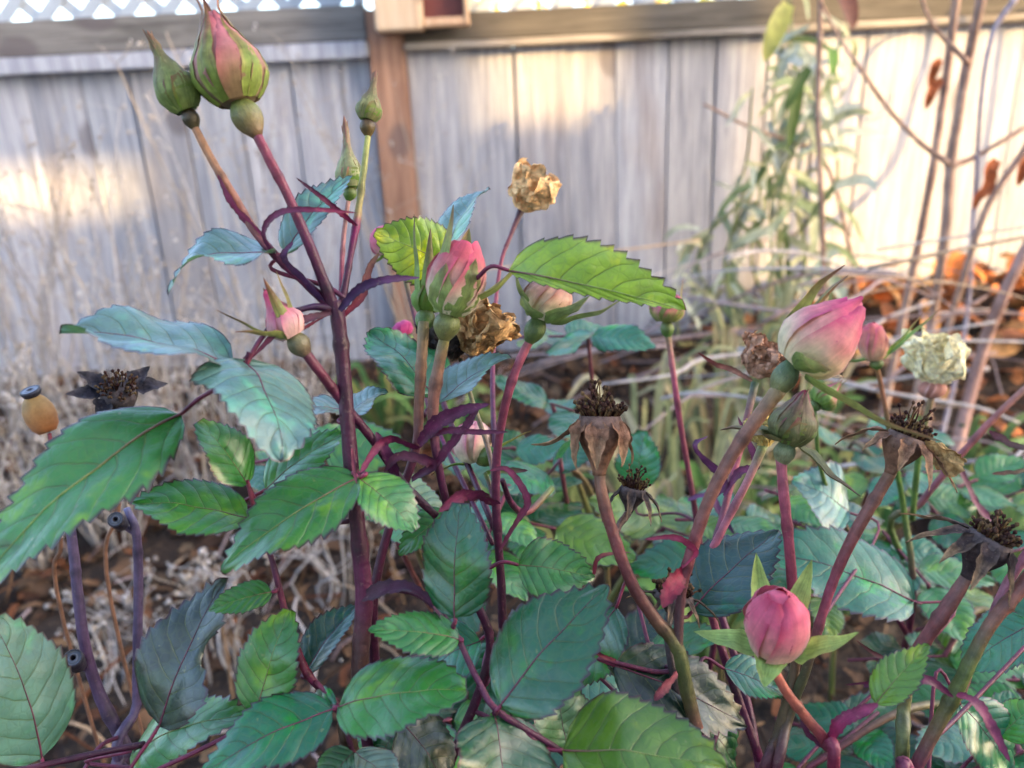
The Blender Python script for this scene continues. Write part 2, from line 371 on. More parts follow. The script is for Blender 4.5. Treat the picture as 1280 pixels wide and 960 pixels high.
# ------------------------------------------------------------------ rose builders
UP = Vector((0, 0, 1))
SHAPES = {'ovate': (0.52, 0.98), 'oval': (0.50, 0.72), 'heart': (0.38, 0.86)}
class Cane:
    def __init__(s, label, base):
        x, y = base; s.base = Vector((x, y, ground_z(x, y)))
        s.root = thing('rose_cane', s.base, label, 'rose cane', 'canes of the rose bush'); s.pts = []
    def stem(s, pts, cols, name='stem', root=False, n=6, sides=10, rough=0.10, join=None):
        """pts: (u, v, depth, width in px); cols: one colour per point or two for the ends"""
        q = [list(P(u, v, d)) + [w_ * 0.41 * d / F] for u, v, d, w_ in pts]
        if len(cols) < len(q): cols = [mix4(cols[0], cols[-1], i / (len(q) - 1)) for i in range(len(q))] if len(cols) == 2 else [cols[int(round(i * (len(cols) - 1) / (len(q) - 1)))] for i in range(len(q))]
        if root:
            last = Vector(q[-1][:3]); r = q[-1][3]
            mid = last.lerp(s.base, 0.5) + Vector((0.006, -0.004, 0))
            q += [list(mid) + [r * 1.05], list(s.base - Vector((0, 0, 0.03))) + [r * 1.2]]
            cols = list(cols) + [cols[-1], cols[-1]]
        a = [x + list(c) for x, c in zip(q, cols)]
        sp = spline(a, n)
        mb = MB(); pts3 = [Vector(x[:3]) for x in sp]
        seed = random.random() * 9
        tube(mb, pts3, [max(x[3], 1e-4) * (1 + 0.07 * noise.noise(Vector((i * .6, seed, 0))) + (.16 if i % 17 == 9 else 0)) for i, x in enumerate(sp)], [tuple(y * (.6 if i % 17 == 9 else 1) for y in x[4:8]) for i, x in enumerate(sp)], sides, rough, True, seed)
        s.pts += [(p, x[3]) for p, x in zip(pts3, sp)]
        return link(name, mb.mesh(name, STEM, s.base), s.root)
    def near(s, p):
        best = None
        for q, r in s.pts:
            d = (q - p).length + max(0, q.z - p.z) * 0.8
            if best is None or d < best[0]: best = (d, q, r)
        return best

def leaf_mesh(base, A, L, N, W, fold=16, curl=0.08, asym=(1, 1), shape='ovate', teeth=13, wav=0.05, twist=0.0, chew=None, seed=0.0, off=Vector((0, 0, 0)), mat=None, side=0.0, res=3, tipcurl=0.0):
    ea, eb = SHAPES[shape]; tm = ea / (ea + eb); nm = (tm ** ea) * ((1 - tm) ** eb)
    S0 = A.cross(N).normalized(); mb = MB(); rows = []; cen = []
    ss = (-1, -.84, -.55, -.26, 0, .26, .55, .84, 1)
    nt = max(1, teeth); ts = [k / (nt * res) for k in range(nt * res + 1)]
    for t in ts:
        wd = (max(t, 1e-4) ** ea) * (max(1 - t, 0) ** eb) / nm * W * 0.5 * (1 + .09 * noise.noise(Vector((t * 5, seed * 3, 1))))
        ang = R(twist) * (t - .5); Nn = N * math.cos(ang) + S0 * math.sin(ang); S = A.cross(Nn).normalized()
        c = base + A * (L * t) + Nn * (L * (curl * 4 * t * (1 - t) - tipcurl * max(0, t - .6) ** 2 * 6)) + S * (side * L * 4 * t * (1 - t))
        p = (t * nt) % 1.0; p = 0 if p > .999 else p
        row = []
        for s_ in ss:
            k = asym[0] if s_ < 0 else asym[1]
            o_ = s_ * wd * k
            tt = 0.0
            if teeth and abs(s_) == 1 and 0.03 < t < 0.985: tt = (p / (1 - 1 / res)) * 0.030 * L * (0.6 + .7 * random.random()) * (1 if k > .4 else .5)
            tt = min(tt, wd * k * .6)
            if chew and (s_ > 0) == (chew[0] > 0) and abs(s_) > .5:
                ch = max(0, 1 - abs(t - chew[1]) / chew[2]); o_ *= 1 - ch * chew[3] * (abs(s_) - .45) * 1.7
            o_ += math.copysign(tt, s_)
            wv = math.sin(t * 9 + seed * 5 + (1.7 if s_ > 0 else 0)) * wav * W * abs(s_) ** 1.6 + 0.045 * W * noise.noise(Vector((t * 4, s_ * 2, seed * 7)))
            fd = R(fold)
            row.append(mb.add(c + S * (o_ * math.cos(fd)) + Nn * (abs(o_) * math.sin(fd) - abs(o_) ** 2 / max(W, 1e-4) * 0.35 + wv) + A * (tt * .8), (1, 1, 1, 1), (t, s_),
                              max(abs(s_) ** 2, 0 if t < .5 else ((t - .5) * 2) ** 5)))
        rows.append(row); cen.append(mb.v[row[4]] + Nn * (0.0022 * L))
    mb.grid(rows)
    return mb.mesh('leaf', mat or LEAF, off), cen
GREEN = {'teal': alb(44, 128, 88, .72), 'deep': alb(34, 108, 66, .64), 'blue': alb(108, 152, 146, .72), 'mid': alb(66, 140, 58, .8), 'bright': alb(108, 148, 40, .75),  # 'blue' is paled to put the sky sheen into the leaf colour
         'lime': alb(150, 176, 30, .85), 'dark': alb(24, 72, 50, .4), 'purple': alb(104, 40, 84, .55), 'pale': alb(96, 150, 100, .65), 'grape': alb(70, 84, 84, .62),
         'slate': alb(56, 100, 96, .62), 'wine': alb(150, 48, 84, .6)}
NL = [0]
def leaf(cane, b, t, w_, tilt=30, col='teal', fold=16, curl=0.07, asym=(1, 1), shape='ovate', teeth=13, wav=0.04, twist=0, chew=None, pet=True, name='leaf', side=0.0, tipcurl=0.0, petto=None):
    base, tip = P(*b), P(*t); NL[0] += 1
    A = tip - base; L = A.length; A = A / L
    V = (EYE - (base + tip) * .5).normalized()
    Nc = (V - A * V.dot(A)).normalized(); S = A.cross(Nc)
    tl = R(tilt); sg = 1 if S.dot(UP) > 0 else -1
    N = Nc * math.cos(tl) + S * (math.sin(tl) * sg)
    dm = (b[2] + t[2]) * .5
    W = .86 * w_ * dm / F / max(math.cos(tl), .45)
    me, cen = leaf_mesh(base, A, L, N, W, fold, curl, asym, shape, teeth, wav, twist, chew, NL[0] * .37, cane.base, side=side, tipcurl=tipcurl)
    g = GREEN[col]; j = random.uniform(.86, 1.14); g = (g[0] * j * random.uniform(.9, 1.1), g[1] * j, g[2] * j * random.uniform(.9, 1.1), 1)
    o = link(name, me, cane.root, g)
    if name == 'leaf':
        mb = MB(); pts = [cen[0] - A * L * .05] + cen[:-1:3]; n = len(pts)
        mc0, mc1 = alb(140, 52, 84, .6), (alb(120, 70, 88, .6) if col not in ('bright', 'lime', 'mid') else alb(150, 170, 90, .6))
        tube(mb, pts, [lerp(0.0075, 0.0012, i / (n - 1)) * L for i in range(n)], [mix4(mc0, mc1, min(1, i / (n - 1) * 1.6)) for i in range(n)], 5, 0)
        link('midrib', mb.mesh('midrib', STEM, cane.base), o)
    if pet and (cane.pts or petto):
        if petto: q, r = P(*petto), 0.002
        else: _, q, r = cane.near(base)
        d = (q - base).length
        if d > 0.003:
            m1 = base - A * min(d * .3, .02); m2 = q.lerp(base, .35) + Vector((0, 0, -.05 * d))
            sp = spline([list(base), list(m1), list(m2), list(q)], 5)
            mb = MB(); n = len(sp); rr = max(0.0008, 0.010 * L)
            tube(mb, [Vector(x) for x in sp], [rr * lerp(.8, 1.25, i / (n - 1)) for i in range(n)], [mix4(alb(150, 50, 84, .6), alb(98, 42, 70, .6), i / (n - 1)) for i in range(n)], 7, .05)
            link('petiole', mb.mesh('petiole', STEM, cane.base), cane.root)
    return o
def bract(cane, pts, w_, cols, name='bract'):
    """narrow strip leaf through pts (u, v, d)"""
    sp = spline([list(P(*p)) for p in pts], 8); sp = [Vector(x) for x in sp]; n = len(sp); mb = MB(); rows = []
    sd = random.random() * 9
    for i, c in enumerate(sp):
        t = i / (n - 1); T = (sp[min(i + 1, n - 1)] - sp[max(i - 1, 0)]).normalized()
        V = (EYE - c).normalized(); S = T.cross(V).normalized(); N = S.cross(T)
        a = R(25 + 30 * math.sin(t * 3 + sd)); S2 = S * math.cos(a) + N * math.sin(a); N2 = N * math.cos(a) - S * math.sin(a)
        d = pts[0][2]; wd = .72 * w_ * d / F * .5 * (max(t, .03) ** .35) * (max(1 - t, 0.001) ** .6) * 1.4 * (1 + .25 * noise.noise(Vector((t * 9, sd, 0)))) * (1 + .20 * (i % 2))
        rows.append([mb.add(c + S2 * (s_ * wd) + N2 * (abs(s_) * wd * .28 + .16 * wd * math.sin(t * 22 + s_ * 2 + sd) * abs(s_)), mix4(mix4(cols[0], cols[1], t), (.02, .005, .012, 1), (.5 * abs(s_) ** 3)), (t * 2 + sd, s_ + sd)) for s_ in (-1, -.5, 0, .5, 1)])
    mb.grid(rows)
    return link(name, mb.mesh(name, SEPAL, cane.base), cane.root)

def frame(base, tip):
    A = tip - base; L = A.length; A /= L
    V = (EYE - base).normalized(); X = A.cross(V).normalized(); Y = A.cross(X)
    return A, L, X, Y
def prof(kind, t):
    if kind == 'tear': pts = [(0, .52), (.12, .82), (.28, 1), (.45, .93), (.65, .62), (.82, .34), (1, .10)]
    elif kind == 'slim': pts = [(0, .6), (.15, .92), (.3, 1), (.5, .70), (.7, .38), (.85, .24), (1, .12)]
    elif kind == 'fat': pts = [(0, .5), (.12, .82), (.3, 1), (.55, 1.0), (.75, .84), (.92, .58), (1, .34)]
    elif kind == 'cone': pts = [(0, .5), (.12, .84), (.3, 1), (.5, .93), (.7, .70), (.87, .38), (1, .10)]
    else: pts = [(0, .55), (.15, .86), (.4, 1), (.6, .98), (.8, .8), (.95, .5), (1, .3)]
    for (a, x), (b, y) in zip(pts, pts[1:]):
        if t <= b: k = (t - a) / (b - a); k = k * k * (3 - 2 * k) * .5 + k * .5; return lerp(x, y, k)
    return pts[-1][1]
G1, G2 = alb(122, 160, 62, .75), alb(92, 130, 58, .7); RD = alb(140, 62, 62, .65); PINK = alb(222, 92, 128, .8); PALE = alb(240, 190, 180, .85); CREAM = alb(240, 226, 184, .85); MAG = alb(206, 60, 130, .75); DARKR = alb(150, 40, 76, .7)
def bud(cane, base, tip, w_, hip=None, kind='tear', petals=(PALE, PINK, MAG), sepals=(), sepw=.42, sc1=G1, sc2=RD, spiral=40, name='rose_bud', label=None, dry=False, hipc=None, npet=6, wav=.02):
    B, T = P(*base), P(*tip); A, L, X, Y = frame(B, T); d = base[2]; Rr = w_ * .45 * d / F
    pm = DRY if dry else PETAL
    # inner body is the part, petals, sepals and hip are its pieces
    mb = MB(); rows = []
    for i in range(15):
        t = i / 14; r = Rr * prof(kind, t) * .93
        rows.append([mb.add(B + A * L * t * .97 + (X * math.cos(a) + Y * math.sin(a)) * r, mix4(petals[0], petals[1], min(1, t * 1.3))) for a in [2 * math.pi * j / 20 for j in range(20)]])
    mb.grid(rows, True); mb.f.append(tuple(rows[-1])); mb.f.append(tuple(reversed(rows[0])))
    o = link(name, mb.mesh(name, pm, cane.base), cane.root)
    if label: o['label'] = label
    for k in range(npet):
        phi = 2 * math.pi * (k * 0.382) + .6; mb = MB(); rows = []; sh = 1.0 + .04 * (k % 4); top = random.uniform(.9, 1.03)
        for i in range(15):
            t = i / 14 * top; row = []
            for j in range(13):
                s_ = j / 6 - 1; ph = phi + s_ * R(62) * (1 - .12 * t) + R(spiral) * t
                rim = max(0, abs(s_) - .7) / .3; tipf = max(0, i / 14 - .86) / .14
                r = Rr * prof(kind, min(1, t)) * (sh + .09 * rim * rim + .14 * tipf * (1 if s_ > 0 else .3)) + Rr * wav * noise.noise(Vector((s_ * 3, t * 5, k * 3.1)))
                z = L * t * (1 - .10 * abs(s_) ** 3 * i / 14)
                c = mix4(petals[0], petals[1], max(0, min(1, (t - .12) * 1.6 + .25 * noise.noise(Vector((s_ * 2, t * 3, k))))))
                c = mix4(c, petals[2], .75 * max(rim * min(1, t * 2), tipf))
                row.append(mb.add(B + A * z + (X * math.cos(ph) + Y * math.sin(ph)) * r, c, (t + k, s_ + k * 3)))
            rows.append(row)
        mb.grid(rows); link('petal', mb.mesh('petal', pm, cane.base), o)
    for sp in sepals: sepal(cane, o, B, A, X, Y, L, Rr, kind, sp, sepw, sc1, sc2, DRY if dry else SEPAL)
    if hip:
        hw, hh = hip[0] * .45 * d / F, hip[1] * d / F; E0 = B - A * hh
        ends = [q for q, r_ in cane.pts]; HA = A
        if ends:
            E1 = min(ends, key=lambda q: (q - E0).length)
            if (E1 - B).length < 3.2 * hh: HA = (B - E1); hh = HA.length + .0015; HA = HA.normalized()
        HX = HA.orthogonal().normalized(); HY_ = HA.cross(HX)
        mb = MB(); rows = []; hc = hipc or (G2, mix4(G2, RD, .35))
        for i in range(13):
            t = i / 12
            r = hw * (0.28 + .72 * (math.sin(math.pi * (t * .86 + .02)) ** 1.1))
            rows.append([mb.add(B - HA * hh * (1 - t) + HA * .0006 + (HX * math.cos(a) + HY_ * math.sin(a)) * r, mix4(hc[0], hc[1], t), (t, a)) for a in [2 * math.pi * j / 18 for j in range(18)]])
        mb.grid(rows, True); mb.f.append(tuple(reversed(rows[0]))); mb.f.append(tuple(rows[-1]))
        link('hip', mb.mesh('hip', STEM, cane.base), o)
    return o
def sepal(cane, o, B, A, X, Y, L, Rr, kind, sp, sepw, c1, c2, mat):
    """sp: (phi, mode, ...)  ('hug', extra length, flare) or ('open', start angle, bend, length)"""
    phi = R(sp[0]); D = X * math.cos(phi) + Y * math.sin(phi); Tn = A.cross(D)
    path = []; n = 16
    if sp[1] == 'hug':
        ext, fl = sp[2], sp[3]
        for i in range(n + 1):
            t = i / n * (1 + ext)
            r = Rr * (prof(kind, min(1, t)) * 1.07 + .02) + L * fl * max(0, t - .45) ** 2
            if t > 1: r += Rr * .15 * (t - 1)
            path.append((r, L * t))
    else:
        th, bend, ln = R(sp[2]), R(sp[3]), sp[4] * L; r, z = Rr * .55, 0.0
        for i in range(n + 1):
            path.append((r, z)); a = th + bend * (i / n); r += math.sin(a) * ln / n; z += math.cos(a) * ln / n
    mb = MB(); rows = []; sd = random.random() * 9
    for i, (r, z) in enumerate(path):
        t = i / n
        wd = sepw * L * .5 * ((min(1, t / .3 + .45)) * (1 - t) ** .8 + .06 * (1 - t) + .03 * math.sin(math.pi * min(1, t)) )
        if t > .97: wd *= .5
        r0, z0 = path[max(0, i - 1)]; r1, z1 = path[min(n, i + 1)]; ln = math.hypot(r1 - r0, z1 - z0) or 1; nr, nz = (z1 - z0) / ln, -(r1 - r0) / ln
        row = []
        for s_ in (-1, -.5, 0, .5, 1):
            if sp[1] == 'hug' and t < .8:
                rr = max(r, Rr * .25); a = min(1.3, wd / rr) * s_; p = D * (math.cos(a) * rr) + Tn * (math.sin(a) * rr) + A * z
            else:
                p = D * r + A * z + Tn * (s_ * wd) - (D * nr + A * nz) * (wd * .35 * abs(s_) ** 2) + (D * nr + A * nz) * .12 * wd * math.sin(t * 11 + sd)
            rib = 1 if s_ == 0 else 0
            c = mix4(c1, c2, max(0, min(1, (t - .3) * 1.2 + .5 * noise.noise(Vector((s_ * 1.5, t * 4, sd))))))
            if abs(s_) == 1: c = mix4(c, (c[0] * 1.7 + .04, c[1] * 1.5 + .04, c[2] * 1.4 + .03, 1), .5)
            row.append(mb.add(B + p + (D * nr + A * nz) * (Rr * .03 * rib) + noise.noise_vector(Vector((s_ * 2, t * 7, sd))) * wd * (.35 if mat is DRY else .12), c, (t + sd, s_ + sd * 3)))
        rows.append(row)
    mb.grid(rows); link('sepal', mb.mesh('sepal', mat, cane.base), o)
BR1, BR2, BR3 = alb(156, 112, 88, .65), alb(100, 72, 62, .6), alb(190, 156, 116, .65)
def spent(cane, base, tip, w_, sepals, stam=70, sth=.5, c1=BR1, c2=BR3, flat=.9, name='spent_bloom', petals_=0):
    """hip left after flowering: cup, reflexed dry sepals, tuft of dry stamens"""
    B, T = P(*base), P(*tip); A, L, X, Y = frame(B, T); Rr = w_ * .5 * base[2] / F
    mb = MB(); rows = []
    for i in range(14):
        t = i / 13; r = Rr * (0.26 + .74 * math.sin(math.pi * .5 * min(1, t * 1.12)) ** 1.7) * (1 - .18 * max(0, t - .8) / .2)
        rows.append([mb.add(B + A * L * t + (X * math.cos(a) + Y * math.sin(a)) * r * (1 + .05 * math.sin(5 * a) + .05 * noise.noise(Vector((a, t * 3, w_)))), mix4(c1, alb(140, 124, 122, .55), max(0, t - .5) * 1.2)) for a in [2 * math.pi * j / 20 for j in range(20)]])
    mb.grid(rows, True); mb.f.append(tuple(reversed(rows[0]))); mb.f.append(tuple(rows[-1]))
    o = link(name, mb.mesh(name, DRY, cane.base), cane.root)
    for sp in sepals: sepal(cane, o, B + A * L * .92, A, X, Y, L, Rr * 1.5, 'fat', (sp[0], sp[1], sp[2], sp[3], sp[4] * .85), .42, c1, c2, DRY)
    mb = MB()
    for k in range(stam):
        a = random.uniform(0, 6.283); rr = Rr * .75 * math.sqrt(random.random()); q = B + A * L + (X * math.cos(a) + Y * math.sin(a)) * rr
        dr = (A + (X * math.cos(a) + Y * math.sin(a)) * (rr / Rr * .9 * random.uniform(.3, 1.3)) + Vector((random.uniform(-.3, .3), random.uniform(-.3, .3), random.uniform(-.3, .3)))).normalized()
        ln = L * sth * random.uniform(.45, 1.0) * (1.75 if rr < Rr * .26 else .75); c = mix4(alb(86, 50, 46, .55), alb(176, 142, 92, .6), random.random() ** 2)
        p1 = q + dr * ln * .6 + A * ln * .1; p2 = q + dr * ln + Vector((random.uniform(-1, 1), random.uniform(-1, 1), random.uniform(-1, 1))) * ln * .2
        tube(mb, [q, p1, p2], [Rr * .045, Rr * .04, Rr * .03], [c] * 3, 4, 0)
        e = Rr * .10; c3 = mix4(c, alb(64, 40, 40, .5), .5)
        tube(mb, [p2 - dr * e, p2, p2 + dr * e], [e * .4, e, e * .3], [c3] * 3, 5, .2)
    link('stamens', mb.mesh('stamens', DRY, cane.base), o)['kind'] = 'stuff'
    return o
def crumpled(cane, base, tip, w_, n=10, c1=alb(232, 186, 128, .75), c2=alb(166, 120, 76, .6), name='dried_bloom', seed=1.0, label=None, amp=.75, big=1.0):
    B, T = P(*base), P(*tip); A, L, X, Y = frame(B, T); Rr = w_ * .5 * base[2] / F; o = None
    for k in range(n):
        mb = MB(); rows = []; phi = k * 2.4; fl = .3 + .7 * k / n
        for i in range(23):
            t = i / 22; row = []
            for j in range(19):
                s_ = j / 9 - 1; ph = phi + s_ * .9
                r = Rr * (.25 + .75 * fl * math.sin(math.pi * .62 * t)) ; q = Vector((s_ * 1.6, t * 2.6, k * 2.3 + seed * 11))
                nz = (noise.noise_vector(q * 1.1) * Rr * .42 * big + noise.noise_vector(q * 3.0) * Rr * .22 * amp + noise.noise_vector(q * 6.5) * Rr * .12 * amp)
                ri = abs(noise.noise(q * 2.2)); c = mix4(c2, c1, min(1, .25 + ri * 2.6))
                row.append(mb.add(B + A * L * t * (1 - .12 * s_ * s_) + (X * math.cos(ph) + Y * math.sin(ph)) * r + nz * min(1, t * 3), c))
            rows.append(row)
        mb.grid(rows)
        q = link(name if o is None else 'petal', mb.mesh(name, DRY, cane.base), cane.root if o is None else o)
        if o is None: o = q
    if label: o['label'] = label
    return o

# ------------------------------------------------------------------ the rose canes
random.seed(11)
PUR, PUR2, MAR, TAN, ORG = alb(84, 26, 58, .6), alb(110, 40, 76, .6), alb(150, 58, 80, .65), alb(178, 128, 92, .7), alb(196, 104, 84, .7)
GRN, YGR, LIL, PKS, BRN = alb(110, 136, 66, .65), alb(168, 168, 92, .7), alb(112, 90, 122, .6), alb(186, 92, 112, .7), alb(128, 82, 72, .6)

# main dark cane with the two tall buds
A = Cane('thick dark purple rose cane topped by two plump green and red buds', (-0.05, 0.36))
d0 = .275
A.stem([(418, 376, .275, 19), (423, 400, .276, 23), (430, 470, .278, 22), (437, 560, .28, 23), (446, 650, .282, 24), (455, 745, .285, 27), (452, 800, .287, 27), (448, 880, .29, 27), (446, 970, .292, 27)], [PUR, PUR, PUR, PUR, PUR, PUR2, alb(96, 60, 62, .6), alb(96, 66, 60, .6), alb(92, 70, 56, .6)], root=True)
A.stem([(321, 168, .262, 15), (337, 200, .263, 15), (360, 245, .265, 15), (384, 300, .268, 16), (402, 345, .272, 17), (420, 392, .276, 19)], [MAR, MAR, alb(136, 50, 74, .6), PUR2, PUR, PUR], name='side_stem')
A.stem([(240, 152, .262, 12), (262, 195, .264, 12.5), (292, 245, .266, 13), (318, 288, .268, 13.5), (345, 320, .27, 13.5), (380, 352, .273, 14), (418, 388, .276, 16)], [TAN, TAN, alb(180, 120, 96, .65), alb(150, 90, 86, .6), PUR2, PUR2, PUR], name='side_stem')
A.stem([(461, 160, .285, 9), (455, 210, .284, 10), (448, 262, .283, 11), (445, 282, .282, 13), (438, 320, .28, 10), (430, 365, .278, 12), (424, 395, .277, 15)], [YGR, YGR, alb(170, 150, 90, .65), alb(140, 40, 84, .6), PUR2, PUR, PUR], name='side_stem')
A.stem([(437, 240, .30, 7), (430, 290, .30, 7.5), (427, 340, .295, 8), (426, 400, .285, 9)], [alb(190, 140, 130, .6), alb(186, 128, 124, .6), MAR, PUR], name='side_stem')
A.stem([(375, 432, .268, 15), (400, 465, .272, 16), (430, 505, .28, 15), (470, 555, .29, 14), (505, 605, .295, 13), (545, 645, .30, 12)], [alb(120, 62, 76, .6), alb(128, 46, 72, .6), PUR2, PUR, PUR, PUR], name='side_stem')
bud(A, (299, 128, .262), (262, 12, .258), 94, hip=(43, 40), kind='tear', petals=(alb(170, 140, 100, .65), alb(224, 132, 136, .75), alb(196, 84, 100, .65)), sepw=.31,
    sepals=[(-122, 'hug', .05, .06), (-50, 'hug', -.12, .10), (186, 'hug', .22, .10), (4, 'hug', .25, .16), (110, 'hug', .2, .06)], sc1=alb(140, 158, 66, .75), sc2=alb(170, 78, 84, .68), spiral=20, hipc=(alb(150, 116, 84, .6), alb(124, 144, 72, .65)))
bud(A, (234, 138, .262), (196, 62, .258), 54, hip=(24, 22), kind='tear', petals=(G1, RD, RD), sepw=.60, sepals=[(-90, 'hug', .30, 0), (-20, 'hug', .28, 0), (200, 'hug', .34, 0), (90, 'hug', .3, 0), (150, 'hug', .3, 0)], sc1=alb(136, 152, 78, .7), sc2=alb(150, 92, 80, .6), hipc=(alb(110, 98, 56, .5), alb(84, 62, 48, .5)), npet=3)
bud(A, (459, 150, .285), (467, 104, .285), 35, hip=(22, 20), kind='slim', petals=(G1, RD, RD), sepw=.6, sepals=[(-90, 'hug', .35, 0), (-20, 'hug', .3, 0), (200, 'hug', .3, 0), (90, 'hug', .3, 0)], sc1=alb(150, 150, 92, .65), sc2=alb(146, 96, 88, .6), hipc=(alb(140, 116, 60, .5), alb(90, 66, 50, .5)), npet=3)
bud(A, (439, 235, .30), (433, 175, .30), 38, hip=(20, 18), kind='slim', petals=(G1, RD, PINK), sepw=.5, sepals=[(-90, 'hug', .5, 0), (-10, 'hug', .4, .0), (190, 'hug', .3, .02), (90, 'hug', .3, 0)], sc1=alb(170, 176, 120, .7), sc2=alb(160, 72, 92, .6), npet=3)
bud(A, (366, 420, .268), (330, 362, .264), 52, hip=(32, 26), kind='slim', petals=(PALE, PINK, MAG), sepw=.30, sepals=[(-80, 'open', 8, 22, 1.25), (-20, 'open', 12, -6, 1.2), (185, 'open', 38, -10, 1.3), (230, 'open', 55, 12, 1.2), (90, 'open', 10, 10, 1.1)], sc1=alb(150, 156, 84, .65), sc2=alb(140, 60, 66, .6), hipc=(alb(120, 92, 76, .6), alb(140, 140, 96, .6)))
leaf(A, (345, 318, .269), (202, 332, .258), 54, 70, 'blue', fold=22, curl=.05, asym=(1.0, 1.0), tipcurl=.25, wav=.07)
leaf(A, (357, 316, .275), (441, 220, .285), 52, 48, 'blue', fold=24, petto=(430, 372, .277))
leaf(A, (290, 455, .262), (74, 415, .242), 84, 69, 'blue', fold=20, curl=.06, wav=.06, petto=(308, 452, .262))
leaf(A, (307, 452, .262), (353, 575, .238), 140, 40, 'blue', fold=4, curl=.10, shape='heart', wav=.05, petto=(312, 440, .262))
leaf(A, (226, 518, .262), (-30, 738, .235), 124, 40, 'mid', fold=14, curl=.10, wav=.03, petto=(300, 456, .265))
A.stem([(416, 386, .275, 15), (388, 384, .271, 10), (350, 398, .267, 9), (325, 425, .264, 8), (308, 456, .262, 7)], [PUR, alb(70, 34, 74, .55), PUR, PUR2, MAR], name='leaf_stalk')
leaf(A, (430, 512, .29), (349, 518, .28), 38, 70, 'blue'); leaf(A, (434, 520, .295), (484, 488, .30), 40, 68, 'blue')
leaf(A, (309, 606, .285), (247, 527, .28), 66, 40, 'mid', shape='oval'); leaf(A, (332, 612, .29), (437, 540, .30), 62, 46, 'mid', fold=20)
leaf(A, (309, 648, .28), (160, 628, .27), 80, 42, 'mid', fold=12, curl=.06)
leaf(A, (449, 598, .272), (275, 714, .258), 98, 40, 'mid', fold=14, wav=.05); leaf(A, (449, 598, .272), (519, 664, .268), 74, 32, 'mid', shape='oval')
A.stem([(309, 600, .285, 6), (322, 650, .286, 8), (340, 700, .286, 9), (358, 770, .286, 11), (378, 830, .284, 13), (400, 860, .286, 12), (448, 900, .291, 10)], [MAR, MAR, PUR2, alb(130, 34, 66, .6), alb(140, 40, 70, .6), PUR2, PUR], name='side_stem')
A.stem([(395, 852, .284, 7), (422, 884, .275, 8), (438, 930, .275, 9), (442, 980, .278, 9)], [MAR, PUR2, PUR, PUR], name='leaf_stalk')
leaf(A, (340, 740, .282), (260, 764, .276), 44, 30, 'mid', teeth=10); leaf(A, (321, 892, .28), (362, 762, .284), 86, 22, 'mid', shape='oval')
leaf(A, (382, 840, .29), (451, 754, .30), 58, 40, 'slate', fold=30); leaf(A, (198, 908, .28), (284, 722, .29), 112, 34, 'grape', fold=16, chew=(1, .55, .22, .9), wav=.05)
leaf(A, (424, 884, .272), (584, 862, .262), 104, 36, 'mid', fold=10, shape='oval', petto=(430, 900, .275)); leaf(A, (416, 888, .272), (250, 968, .258), 96, 36, 'teal', fold=12, petto=(430, 900, .275))
leaf(A, (420, 880, .274), (372, 905, .285), 50, 40, 'teal', pet=False); leaf(A, (168, 938, .30), (312, 892, .29), 84, 40, 'mid', fold=12)
leaf(A, (442, 940, .272), (398, 1000, .268), 60, 40, 'pale', pet=False); leaf(A, (444, 940, .275), (500, 1000, .268), 56, 46, 'blue', pet=False)
bract(A, [(345, 322, .268), (330, 290, .262), (350, 266, .258), (392, 262, .256), (446, 266, .262)], 15, (PUR2, alb(160, 56, 100, .6)))
bract(A, [(446, 282, .28), (425, 265, .272), (400, 245, .268), (370, 222, .266)], 12, (alb(150, 40, 88, .6), PUR)); bract(A, [(330, 300, .268), (312, 278, .266), (290, 252, .264), (272, 218, .263)], 24, (alb(176, 64, 110, .65), alb(150, 50, 84, .6)))
bract(A, [(405, 378, .274), (380, 348, .268), (356, 322, .266), (366, 302, .268)], 22, (alb(84, 52, 104, .55), alb(110, 60, 104, .6))); bract(A, [(425, 388, .272), (448, 362, .268), (480, 350, .266), (525, 347, .27)], 20, (alb(80, 46, 98, .55), alb(104, 58, 110, .6)))
bract(A, [(430, 395, .28), (452, 370, .282), (462, 335, .284), (474, 316, .286)], 18, (alb(170, 46, 74, .6), alb(126, 92, 60, .6))); bract(A, [(416, 390, .274), (385, 398, .268), (350, 412, .262), (312, 450, .260)], 16, (PUR, PUR2)); bract(A, [(410, 392, .274), (388, 405, .272), (365, 418, .268), (350, 424, .264)], 9, (MAR, PUR2))
bract(A, [(452, 746, .283), (490, 735, .276), (525, 742, .272), (566, 790, .272)], 34, (PUR, alb(84, 44, 76, .55)))
bract(A, [(440, 560, .27), (443, 590, .268), (446, 606, .266)], 8, (MAR, PUR))

# cane with the pink bud at the middle and the long bright leaf
B = Cane('rose cane with half open pink bud beside a long translucent green leaf', (0.0, 0.40))
B.stem([(530, 402, .295, 17), (527, 450, .295, 17), (524, 500, .297, 16), (520, 560, .298, 14), (500, 620, .30, 14), (478, 690, .302, 14), (466, 760, .305, 15), (470, 860, .315, 16), (475, 980, .32, 17)], [alb(150, 134, 84, .6), alb(168, 124, 92, .6), alb(160, 110, 88, .6), alb(130, 70, 80, .6), PUR2, PUR, PUR, PUR, PUR], root=True)
B.stem([(558, 412, .285, 16), (550, 450, .287, 18), (541, 510, .29, 18), (546, 570, .292, 13), (556, 620, .296, 12), (566, 660, .30, 12), (590, 740, .305, 13), (612, 820, .31, 14), (560, 960, .32, 15)], [alb(140, 150, 70, .6), alb(160, 120, 88, .6), alb(150, 96, 86, .6), PUR2, PUR, PUR, PUR, PUR, PUR], name='side_stem')
